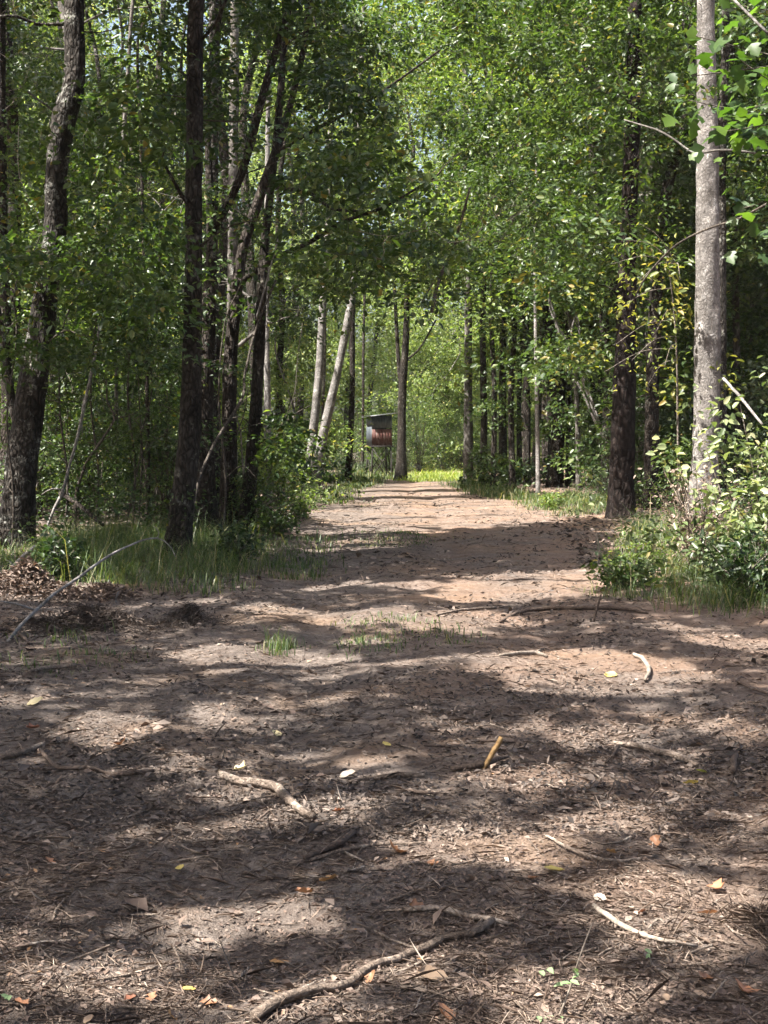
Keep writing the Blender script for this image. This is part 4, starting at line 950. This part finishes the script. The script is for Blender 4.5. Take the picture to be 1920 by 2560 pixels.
stick('stick', 'arched dark branch crossing the trail below the right grass', [(1250,1557,6),(1300,1536,9),(1370,1524,9),(1450,1524,8),(1540,1527,8),(1620,1536,5)], STICK_DARK, seed=14)
dU = gnd(1486, 1556)[1]
stick('stick', 'upright dark twig crossing the arched branch', [(1484,1558,6),(1490,1530,7),(1498,1505,6),(1503,1484,4)], STICK_DARK, seed=15, depth=[dU] * 4)
stick('stick', 'bleached white stick lying flat right of the trail centre', [(1250,1646,5),(1290,1642,10),(1340,1640,10),(1368,1646,6)], STICK_PALE, seed=16, subs=[([(1335,1638,5),(1350,1630,5),(1360,1626,3)],)])
stick('stick', 'short hooked bleached root in the sunny patch at the right', [(1585,1640,8),(1605,1655,10),(1620,1672,10),(1622,1690,9),(1612,1706,7)], STICK_PALE, seed=17)
dU = gnd(1500, 1392)[1]
stick('stick', 'thin white stake standing at the edge of the right verge', [(1503,1396,6),(1497,1366,6),(1489,1334,5)], STICK_PALE, seed=18, depth=[dU] * 3)
stick('stick', 'gnarled stick at the left edge of the middle foreground', [(-10,1902,11),(40,1896,13),(75,1884,13),(112,1868,9)], STICK, seed=19)
stick('stick', 'dark crooked stick curving down from the gnarled one at the left', [(100,1882,8),(126,1912,10),(150,1930,11),(210,1928,10),(262,1940,8),(290,1950,5)], STICK_DARK, seed=20)
stick('stick', 'dark straight stick lying right of the crooked one at the left', [(285,1944,9),(330,1942,11),(384,1934,8)], STICK_DARK, seed=21)
stick('stick', 'weathered stick half sunk in soil left of the small leaf clump', [(70,1686,8),(120,1678,11),(190,1672,10)], STICK, seed=22)
stick('stick', 'long faint pale stick lying across the shaded trail', [(1090,1542,4),(1150,1532,6),(1230,1524,6),(1275,1520,4)], STICK, seed=23)
stick('stick', 'long buried root running level right of the forked stick', [(870,1962,6),(940,1952,10),(1010,1948,12),(1062,1946,8)], STICK, seed=24)
stick('stick', 'dark thin stick below the buried root', [(990,1982,6),(1040,1988,8),(1090,1992,6)], STICK_DARK, seed=25)
stick('stick', 'thin twig lying in the sun at the lower right', [(1620,2330,4),(1640,2305,5),(1660,2316,5)], STICK_PALE, seed=26)
stick('stick', 'dark twig leaning over at the right edge under the verge', [(1840,1708,5),(1880,1728,7),(1925,1742,6)], STICK_DARK, seed=27)
stick('stick', 'thin brown stick across the litter in front of the slanting tan stick', [(1060,1870,4),(1130,1872,6),(1200,1860,6),(1290,1862,4)], STICK_DARK, seed=28)
# stems in the air
stick('bent_sapling', 'long thin pale sapling bent over in an arc at the left verge', [(20,1604,9),(55,1560,9),(90,1526,9),(133,1487,8),(211,1433,7),(277,1387,6),(356,1351,5),(396,1345,4)], B_WHITE, 'sapling', seed=31, depth=[gnd(20,1604)[1]]+[11.2,11.5,11.9,12.6,13.2,13.8,14.2], rough=.1,
      subs=[([(90,1527,6),(62,1516,5),(33,1508,5),(-8,1502,4)],[11.5,11.4,11.3,11.2]),([(392,1346,3),(410,1352,3),(430,1372,2),(438,1392,2)],[14.2]*4),([(392,1346,3),(398,1330,2),(384,1316,2)],[14.2]*3)])
stick('dead_branch', 'short pale forked dead branch sticking up at the far left edge', [(8,1440,9),(30,1420,9),(52,1395,8),(72,1380,7),(88,1364,5)], B_WHITE, 'branch', seed=32, depth=[gnd(8,1440)[1]]*5, subs=[([(32,1414,4),(26,1406,4),(16,1400,3)],[gnd(8,1440)[1]]*3)])
stick('dead_branch', 'dark curved dead branch lying at the left edge below the bent sapling', [(-10,1576,8),(30,1580,9),(58,1598,8),(72,1612,6)], STICK_DARK, 'branch', seed=33)
stick('dead_branch', 'thin pale upright twig beside the smaller leaf heap', [(288,1512,5),(290,1496,5),(296,1478,4)], B_WHITE, 'branch', seed=34, depth=[gnd(288,1512)[1]]*3)
stick('crooked_stem', 'crooked pale dead stem zigzagging up through the left undergrowth', [(108,1345,7),(133,1279,7),(158,1225,9),(175,1160,7),(191,1105,8),(217,983,8),(237,891,7),(249,810,6)], B_WHITE, 'dead stem', seed=35, depth=[20.6]*8, rough=.2,
      subs=[([(158,1225,5),(130,1222,4),(105,1236,3)],[20.6]*3),([(217,983,4),(205,1020,3),(206,1090,3)],[20.6]*3)])
stick('fallen_log', 'short dark fallen log leaning in the left undergrowth', [(150,1232,11),(190,1258,12),(225,1285,12),(258,1312,9)], B_DARK, 'log', seed=36, depth=[21.5,21.3,21.0,20.7])
stick('crooked_stem', 'dark crooked stem with a sharp elbow in the left undergrowth', [(188,1330,8),(191,1238,8),(214,1163,8),(243,1117,7),(286,1047,6),(269,1007,5),(266,950,4)], B_DTWIG, 'dead stem', seed=37, depth=[22.0]*7, subs=[([(286,1047,4),(320,1040,3),(345,1030,3)],[22]*3)])
stick('vine_stem', 'thin dark vine slanting across the trunks from the rough barked tree', [(480,1300,6),(498,1198,7),(532,1117,8),(567,1059,8),(608,989,8),(613,931,7),(642,816,6),(690,700,5)], B_DTWIG, 'vine', seed=38, depth=[19.6,19.8,20.2,20.6,21,21.3,21.8,22.2], rough=.15)
stick('bare_branch', 'pale bare dead branch slanting up beside the arching tree', [(640,800,5),(670,690,5),(700,590,5),(748,515,4)], B_WHITE, 'branch', seed=39, depth=[22,22,22,22])
stick('bare_branch', 'dark broken branch hanging over the middle of the trail', [(1078,782,9),(1092,720,9),(1110,670,8),(1130,640,7),(1150,560,7),(1175,470,6)], B_DTWIG, 'branch', seed=40, depth=[26,26,26,25.8,25.5,25], subs=[([(1110,668,5),(1075,720,4),(1045,772,3)],[26]*3)])
tr = np.random.default_rng(55); XS = np.sort(tr.uniform(60, 640, 26))
for i in range(26):
    x0 = XS[i]; Yd = tr.uniform(20.5, 30); pts_ = []; x = x0; y = 1120 + H * F / Yd - 8; lean = tr.normal(0, .22); wdt = tr.uniform(3, 6.5) * 24 / Yd
    n_ = int(tr.integers(5, 9))
    for j in range(n_): pts_.append((x, y, wdt * (1 - .6 * j / n_))); y -= tr.uniform(45, 95); x += lean * 70 + tr.normal(0, 14)
    k_ = n_ // 2; sx = tr.choice([-1, 1])
    stick('slender_stem', 'thin crooked stem, %s from the left in the tangled left undergrowth' % NUM[i], pts_, [B_DTWIG, B_TWIG, B_GREY, B_DTWIG][i % 4], 'stem', seed=200 + i, depth=[Yd + .15 * tr.normal() * j / n_ for j in range(n_)], rough=.15,
          subs=[([(pts_[k_][0], pts_[k_][1], 3), (pts_[k_][0] + sx * 30, pts_[k_][1] - 35, 2.5), (pts_[k_][0] + sx * 75, pts_[k_][1] - 60, 2)], [Yd] * 3)])['group'] = 'thin stems tangled in the left undergrowth'
for i, pp in enumerate([[(1520,1115,5),(1490,1060,6),(1465,1000,6),(1430,930,6),(1405,860,6),(1390,800,5),(1372,740,4)],[(1500,1075,5),(1470,990,5),(1440,900,5),(1428,840,5),(1440,790,4),(1452,830,4)],
                        [(1380,760,4),(1400,850,4),(1440,880,4),(1450,840,3),(1430,780,3)],[(1370,700,4),(1378,780,5),(1412,845,5),(1470,975,5),(1500,1060,4)]]):
    stick('hanging_vine', ['long pale vine slanting down toward the foot of the pine','pale vine looping back near the leaning vine-wrapped trunk','short curled pale vine hanging left of the pine','second pale vine running beside the long slanting one'][i], pp, B_WHITE, 'vine', seed=41 + i, depth=[40 - .1 * j for j in range(len(pp))], rough=.1)
stick('bare_branch', 'long pale bare twig crossing the big pale trunk near its top', [(1560,300,3),(1640,325,5),(1690,352,5),(1735,382,6),(1790,376,6),(1850,378,6),(1935,392,6)], B_GREY, 'branch', seed=46, depth=[10.5,10.3,10.1,10,9.9,9.8,9.6])
stick('bare_branch', 'pale straight branch slanting in from the top right corner', [(1820,-15,7),(1872,38,7),(1925,88,7)], B_PALE, 'branch', seed=47, depth=[9.4,9.3,9.2])
stick('bare_branch', 'thin dark branch arching from the right edge across the pale trunk', [(1935,500,7),(1850,545,6),(1770,572,6),(1700,606,5),(1655,645,5),(1610,700,4),(1580,760,3)], B_DTWIG, 'branch', seed=48, depth=[11,11.1,11.2,11.3,11.4,11.5,11.6])
stick('dead_branch', 'pale dead branch leaning against the woods right of the big pale trunk', [(1808,945,7),(1830,970,8),(1850,992,8),(1905,1060,6)], B_WHITE, 'branch', seed=49, depth=[25,24.8,24.6,24])

# ------------------------------------------------------------------ plants with leaves one can pick apart
def leaf_mesh(name, mat, kind='oval', wr=.6, L=1.0):
    return Leaves(np.zeros((1, 3)), np.array([[1.0, 0, 0]]), np.array([[0, 0, 1.0]]), np.array([L]), np.array([L * wr])).mesh(name, mat, kind=kind)
def orient(o, a, n):
    a = Vector(a).normalized(); n = Vector(n); b = n.cross(a).normalized(); n = a.cross(b)
    from mathutils import Matrix
    o.rotation_euler = Matrix((a, b, n)).transposed().to_euler()
def shade_mats(base, k, prefix):      # leaves of one plant differ a little in hue
    return base
def leafy(name, label, cat, base, stems, nleaf, leafL, mats, kind, rg, spread, wr=.6, extra=None, droop=.2, stem_mat=B_TWIG, fmin=.25, skip=0):
    """stems: list of (world polyline, radius); separate leaf objects sit along the stems"""
    t = thing(name, label, cat, base)
    ends = []
    for P, r in stems:
        Q, R = spline(P, np.linspace(r, r * .3, len(P)), step=.12); mb = MB(); tube(mb, Q - base, R, 6, .15, 2); ob('stem', mb.mesh('stem', stem_mat, True), t); ends.append(Q)
    lm = [leaf_mesh('leaf', m, kind, wr) for m in mats]
    for i in range(nleaf):
        Q = ends[rg.integers(skip, len(ends))]; f = rg.uniform(fmin, 1) ** .7; q = Q[min(len(Q) - 1, int(f * len(Q)))] + rg.normal(0, spread, 3)
        o = ob('leaf', lm[rg.integers(len(lm))], t, q - base)
        a = rg.normal(0, 1, 3); a[2] = a[2] * .5 - droop; n = np.array([-.25, -.25, 1]) + rg.normal(0, .45, 3); orient(o, a, n)
        s = leafL * rg.uniform(.65, 1.3); o.scale = (s, s, s)
    if extra is not None:
        lv, m = extra; ob('foliage', lv.mesh('foliage', m, base, 'oval'), t, kind='stuff')
    return t
def solid_leaf(name, c, tr, rough=.45, spec=.4): return leaf_mat(name, [(0, tuple(v * .9 for v in c)), (1, tuple(min(1, v * 1.1) for v in c))], tr, rough, (1.4, 1.6, .7), spec)
W1, W2m, W3 = solid_leaf('waxy_a', (.12, .15, .06), .28, .42, .35), solid_leaf('waxy_b', (.20, .225, .11), .28, .42, .35), solid_leaf('waxy_c', (.28, .275, .16), .28, .42, .35)
M1, M2, M3 = solid_leaf('maple_a', (.045, .085, .015), .5), solid_leaf('maple_b', (.075, .125, .02), .5), solid_leaf('maple_c', (.04, .07, .025), .35, .45, .3)
Y1, Y2, Y3 = solid_leaf('yellow_a', (.16, .155, .028), .45), solid_leaf('yellow_b', (.085, .11, .022), .45), solid_leaf('yellow_c', (.21, .195, .04), .45)
rg = np.random.default_rng(123)
# big leafy bush at the right edge
b0 = at(1890, 1470, 14.8); b0[2] = th(b0[0], 14.8)
stems = []
for tx, ty, dy in [(1745,1060,.3),(1850,1010,-.2),(1790,1140,-.6),(1930,1080,.2),(1790,1220,-.3),(1960,1010,.5),(1900,1180,-.7),(1960,1220,-.2),(1740,1180,.2),(1850,1290,-.7)]:
    e = at(tx, ty, 14.8 + dy); m1 = b0 + (e - b0) * .45 + [rg.normal(0, .08), 0, .12]
    stems.append((np.array([b0 + rg.normal(0, .06, 3) * [1, 1, 0], m1, e]), .014))
C = pick_centres([(1770, 1990, 1030, 1440, 14.2, 15.8, 70), (1800, 2000, 1250, 1500, 13.8, 15.0, 30)], rg)
lv = spray(C, 22, .22, .07, .08, rg, tilt=.6)
leafy('leafy_bush', 'big sunlit bush with pale waxy leaves at the right edge', 'bush', b0, stems, 295, .125, [W1, W2m, W3, W2m], 'oval', rg, .20, .55, (lv, WAXY))
# broadleaf branch hanging in at upper right
b1 = np.array([4.2, 9.3, th(4.2, 9.3)])
trunkP = np.array([b1, b1 + [.05, 0, 1.6], b1 + [-.05, .05, 3.2], b1 + [0.0, .1, 5.2]])
stems = [(trunkP, .05)]
for tx, ty, dy in [(1740,90,0),(1730,190,.2),(1720,250,.1),(1800,330,-.2),(1830,300,.1),(1880,270,-.3),(1860,520,0),(1900,560,.2),(1880,20,.2),(1850,150,-.2)]:
    e = at(tx, ty, 9.3 + dy); s0 = trunkP[2] + [0, 0, rg.uniform(-.6, .9)]
    stems.append((np.array([s0, s0 + (e - s0) * .5 + [0, 0, .10], e]), .010))
leafy('broadleaf_sapling', 'leafy sapling reaching in from the upper right edge with large lobed leaves', 'sapling', b1, stems, 190, .115, [M1, M2, M3, M1], 'lobed', rg, .11, .85, None, .25, B_DTWIG, .72, 1)
# yellowing sprays by the pine
b2 = at(1700, 1290, 26.8); b2[2] = th(b2[0], 26.8)
tp = np.array([b2, at(1695, 1100, 26.8), at(1690, 850, 26.6), at(1670, 640, 26.4)]); stems = [(tp, .03)]
for tx, ty, dy in [(1530,660,-.6),(1560,600,-.5),(1600,560,-.3),(1540,860,-.8),(1510,930,-.8),(1580,900,-.9),(1620,960,-.7),(1640,830,-.5),(1700,700,-.4),(1540,780,-.9),(1600,700,-.6),(1660,920,-.8)]:
    e = at(tx, ty, 26.4 + dy); s0 = at(1690, max(660, ty - 60), 26.5); stems.append((np.array([s0, s0 + (e - s0) * .5 + [0, 0, .15], e]), .011))
leafy('yellowing_sapling', 'sapling with drooping yellow green leaf sprays in front of the dark pine', 'sapling', b2, stems, 270, .105, [Y1, Y2, Y2, Y3], 'oval', rg, .20, .45, (spray(pick_centres([(1500,1720,580,980,25.2,26.4,30)], rg), 22, .3, .16, .12, rg), YELLOW), .5, B_TWIG)
# dry brown shrub and weeds right verge
def dry_shrub(name, label, px, py, hgt, rad, n, mat, leafm, nl, leaf, seed):
    r_ = np.random.default_rng(seed); p = gnd(px, py); t = thing(name, label, 'shrub', p); mb = MB(); tips = []
    for _ in range(n):
        a = r_.uniform(0, 6.28); e = np.array([math.cos(a) * rad * r_.uniform(.2, 1), math.sin(a) * rad * r_.uniform(.2, 1), hgt * r_.uniform(.35, 1.05)])
        P, R = spline([r_.normal(0, .05, 3) * [1, 1, 0], e * [.4, .4, .55] + r_.normal(0, .05, 3), e], [.008, .005, .002], n=4); tube(mb, P, R, 4, 0, 0, False)
        tips += [P[-1], P[-3], P[-5]]
    ob('stems', mb.mesh('stems', mat, True), t)
    ob('foliage', spray(np.array(tips), nl, .12, .06, leaf, r_, tilt=.8).mesh('foliage', leafm, kind='oval'), t, kind='stuff')
dry_shrub('dry_shrub', 'dry brown twiggy shrub in front of the big pale trunk', 1740, 1440, 1.25, .65, 80, STICK, NEEDLE, 3, .05, 7)
dry_shrub('weed_clump', 'sunny clump of light green weeds at the right verge', 1610, 1420, .45, .4, 36, B_TWIG, BRIGHT, 5, .05, 8)
dry_shrub('weed_clump', 'dark leafy weeds under the big bush at the right edge', 1880, 1500, .6, .55, 60, B_TWIG, DEEP, 8, .06, 10)
dry_shrub('weed_clump', 'pale dry weeds at the sunny left trail edge below the leaning trunks', 745, 1300, .7, .6, 50, STICK_PALE, BRIGHT, 5, .07, 12)
dry_shrub('weed_clump', 'leafy weeds at the trail edge below the rough barked tree', 690, 1345, .7, .6, 50, B_TWIG, GREEN, 7, .075, 13)
for i, (px, py, hh, mt, nm) in enumerate([(150,1440,.5,DEEP,'dark leafy weeds in the grass beside the lichened tree'),
      (590,1410,.5,DEEP,'low dark weeds at the right end of the left grass'),(1380,1275,.4,BRIGHT,'sunny weeds behind the pale sapling'),(1560,1470,.3,GREEN,'small weeds at the front corner of the right verge'),(1800,1480,.5,GREYGREEN,'grey green weeds below the waxy bush')]):
    dry_shrub('weed_clump', nm, px, py, hh, .35, 34, B_TWIG, mt, 6, .07, 40 + i)
# seedlings in the foreground
def seedling(label, px, py, top, leaves, seed, L):
    r_ = np.random.default_rng(seed); p = gnd(px, py); Yd = p[1]; P = np.array([p] + [at(a, b, Yd) for a, b in top]); t = thing('seedling', label, 'seedling', p)
    Q, R = spline(P, np.linspace(.0035, .0015, len(P)), step=.03); mb = MB(); tube(mb, Q - p, R, 5); ob('stem', mb.mesh('stem', STICK_PALE, True), t)
    SG = bpy.data.materials.get('seedling_leaf') or solid_leaf('seedling_leaf', (.17, .24, .12), .3)
    lm = leaf_mesh('leaf', SG, 'oval', .5)
    for (a, b) in leaves:
        q = at(a, b, Yd) - p; o = ob('leaf', lm, t, q); v = r_.normal(0, 1, 3); v[2] = abs(v[2]) * .3 - .1; orient(o, v, np.array([0, -.3, 1]) + r_.normal(0, .3, 3)); s = L * r_.uniform(.7, 1.2); o.scale = (s, s, s)
seedling('thin pale green seedling standing in the soil at the bottom right', 1395, 2548, [(1425,2470),(1450,2390),(1480,2310)], [(1425,2450),(1440,2430),(1450,2440),(1400,2460),(1360,2440),(1370,2420),(1405,2540),(1360,2545),(1345,2540),(1430,2425),(1385,2465)], 3, .035)
seedling('tiny bright green sprout at the bottom left corner', 24, 2520, [(24,2505),(26,2490)], [(24,2495),(26,2488),(22,2500),(28,2496)], 4, .025)
seedling('small pale sprig in the shade right of the pale curved stick', 1630, 2420, [(1626,2400),(1622,2386)], [(1622,2388),(1630,2384),(1618,2384)], 5, .025)

# ------------------------------------------------------------------ fallen leaves one can pick apart
def fallen(name, c, trans=.15): return leaf_mat(name, [(0, tuple(v * .92 for v in c)), (1, c)], trans, .5, (1.2, 1.1, .8), .35)
FL = dict(yellow=fallen('fallen_yellow', (.42, .32, .09)), pale=fallen('fallen_pale', (.40, .335, .19)), orange=fallen('fallen_orange', (.38, .21, .09)), red=fallen('fallen_red', (.20, .085, .05)),
          brown=fallen('fallen_brown', (.22, .11, .06)), tan=fallen('fallen_tan', (.30, .21, .14)), rust=fallen('fallen_rust', (.32, .155, .085)), grey=fallen('fallen_grey', (.29, .24, .195)), green=fallen('fallen_green', (.42, .44, .10)))
def curled_leaf(mat, seed, lobed=False, curl=.5):
    """a leaf sheet of 4 x 6 cells, bent along and across, jagged rim"""
    r_ = np.random.default_rng(seed); nu, nv = 8, 5; V = []; F = []
    for i in range(nu):
        u = i / (nu - 1); wdt = (math.sin(math.pi * (u * .92 + .06)) ** .75) * .34
        if lobed: wdt *= 1 + .45 * math.sin(u * 12 + seed) 
        for j in range(nv):
            v = (j / (nv - 1) - .5) * 2
            V.append([u - .5, v * wdt + .03 * r_.normal(), curl * .35 * (v * v) * wdt * 2 + curl * .5 * (u - .45) ** 2 + .02 * r_.normal()])
    for i in range(nu - 1):
        for j in range(nv - 1): a = i * nv + j; F.append((a, a + nv, a + nv + 1, a + 1))
    mb = MB(); mb.add(V, F); return mb.mesh('fallen_leaf', mat, True)
fl = [(602,1924,34,'pale','pale yellow upright leaf beside the left end of the forked stick',1,.9),(966,1874,24,'yellow','flat pale yellow leaf lying alone in the shaded centre',0,.2),
 (451,2174,26,'yellow','yellow leaf lying in the dark left foreground',0,.5),(822,2202,42,'orange','golden brown curled leaf below the long thin stick',1,.7),(471,2478,32,'yellow','oval yellow leaf near the bottom left of the long branch',0,.3),
 (1385,2178,42,'yellow','bright lemon yellow leaf on the sunlit soil right of centre',0,.5),(1727,1960,30,'yellow','golden yellow leaf below the thick grey branch at the right',0,.4),(1753,1932,26,'green','yellow green leaf just above the golden one at the right',0,.3),
 (1527,1690,26,'yellow','small yellow leaf beside the hooked bleached root',0,.3),(697,2408,46,'orange','long orange leaf lying flat in the lower shade',0,.2),(88,1756,34,'pale','tan yellow leaf at the left edge of the litter',0,.4),
 (1528,2134,24,'orange','small orange leaf on the orange soil near the thin curved twig',1,.6),(430,2546,30,'orange','orange leaf cut by the bottom edge at the left',1,.5),(845,2030,26,'red','red brown lobed leaf lit beside the forked stick',1,.7),
 (124,2158,28,'rust','rust red leaf in the dark at the left edge',1,.7),(82,1822,30,'red','crumpled red brown leaf far left among litter',1,.9),(303,1862,34,'rust','brown curled leaf left of the dark sticks',1,.9),
 (990,2130,46,'brown','large brown curled leaf under the end of the long thin stick',1,.9),(1794,2224,44,'rust','big rust orange leaf standing in the sun at the lower right',1,.9),(1768,2286,46,'rust','flat rust orange leaf below the standing one at the lower right',0,.4),
 (1600,2286,26,'red','small dark red leaf above the smooth pale stick',1,.7),(1862,2482,52,'rust','crumpled light orange leaf at the bottom right corner',1,.9),(52,2512,34,'rust','brown leaf by the green sprout at the bottom left',1,.6),
 (521,2512,36,'brown','brown leaf with a yellow edge left of the long branch end',1,.6),(1080,2444,64,'tan','large tan leaf leaning beside the long branch',0,.6),(1753,2494,34,'tan','pinkish tan leaf lying in shade at the bottom right',0,.5),
 (1040,2272,34,'brown','dark curled leaf above the pale-middled branch',1,.9),(1110,2540,56,'brown','brown folded leaf at the bottom edge right of the long branch',0,.9),(325,2502,26,'red','small reddish leaf in the bottom left shade',1,.6),
 (380,2500,30,'brown','brown leaf between two dapples at the bottom left',1,.6),(222,2555,28,'tan','tan leaf at the bottom edge far left',0,.5),(760,2235,40,'brown','brown curled leaf near the golden brown one',1,.9),(175,1772,30,'grey','greyish pale leaf in the left litter',0,.4),
 (468,1755,26,'grey','round whitish leaf in the left middle litter',0,.3),(395,1812,26,'grey','whitish leaf left of the shaded centre',0,.3),(690,1838,32,'pale','pale crumpled leaf above the forked stick',0,.7),(870,1938,38,'grey','pinkish grey leaf above the buried root',0,.4),
 (1640,2110,34,'brown','brown leaf pile fragment above the big rust leaf',1,.9),(1500,2250,30,'grey','pale leaf scrap at the head of the smooth pale stick',0,.6),(1080,2165,30,'brown','dark brown leaf left of the lit clay patch',1,.8),
 (1665,2500,26,'tan','small tan leaf alone in the bottom right shade',0,.5),(930,2450,36,'brown','dark leaf tucked behind the long branch',1,.8),(1760,2450,36,'brown','brown leaf standing below the dark dry tangle',1,.8),(1330,2200,30,'brown','brown leaf left of the lemon yellow leaf',1,.6)]
for i, (px, py, sz, col, lab, lob, curl) in enumerate(fl):
    p = gnd(px, py + sz * .15); s = sz / pxm(p[1]) * 1.25
    o = ob('fallen_leaf', curled_leaf(FL[col], i * 3 + 1, bool(lob), curl), None, p + [0, 0, .010 + .05 * s], lab, 'leaf')
    r_ = np.random.default_rng(i + 900); o.rotation_euler = (r_.normal(0, .25) + .3, r_.normal(0, .25), r_.uniform(0, 6.28)); o.scale = (s, s, s)
p = at(602, 1915, gnd(602, 1940)[1])

# ------------------------------------------------------------------ the air
def haze(d):
    mb = MB(); box(mb, (-95, -30, -1.5), (95, 185, 62))
    m, nt, out = newmat('haze'); v = N_(nt, 'ShaderNodeVolumePrincipled'); v.inputs['Density'].default_value = d
    v.inputs['Color'].default_value = (.86, .93, .90, 1); v.inputs['Anisotropy'].default_value = .2
    nt.links.new(v.outputs[0], out.inputs['Volume'])
    ob('haze', mb.mesh('haze', m), kind='stuff', label='thin humid haze filling the woods', cat='haze')
sc.cycles.volume_bounces = 0
haze(.00015)
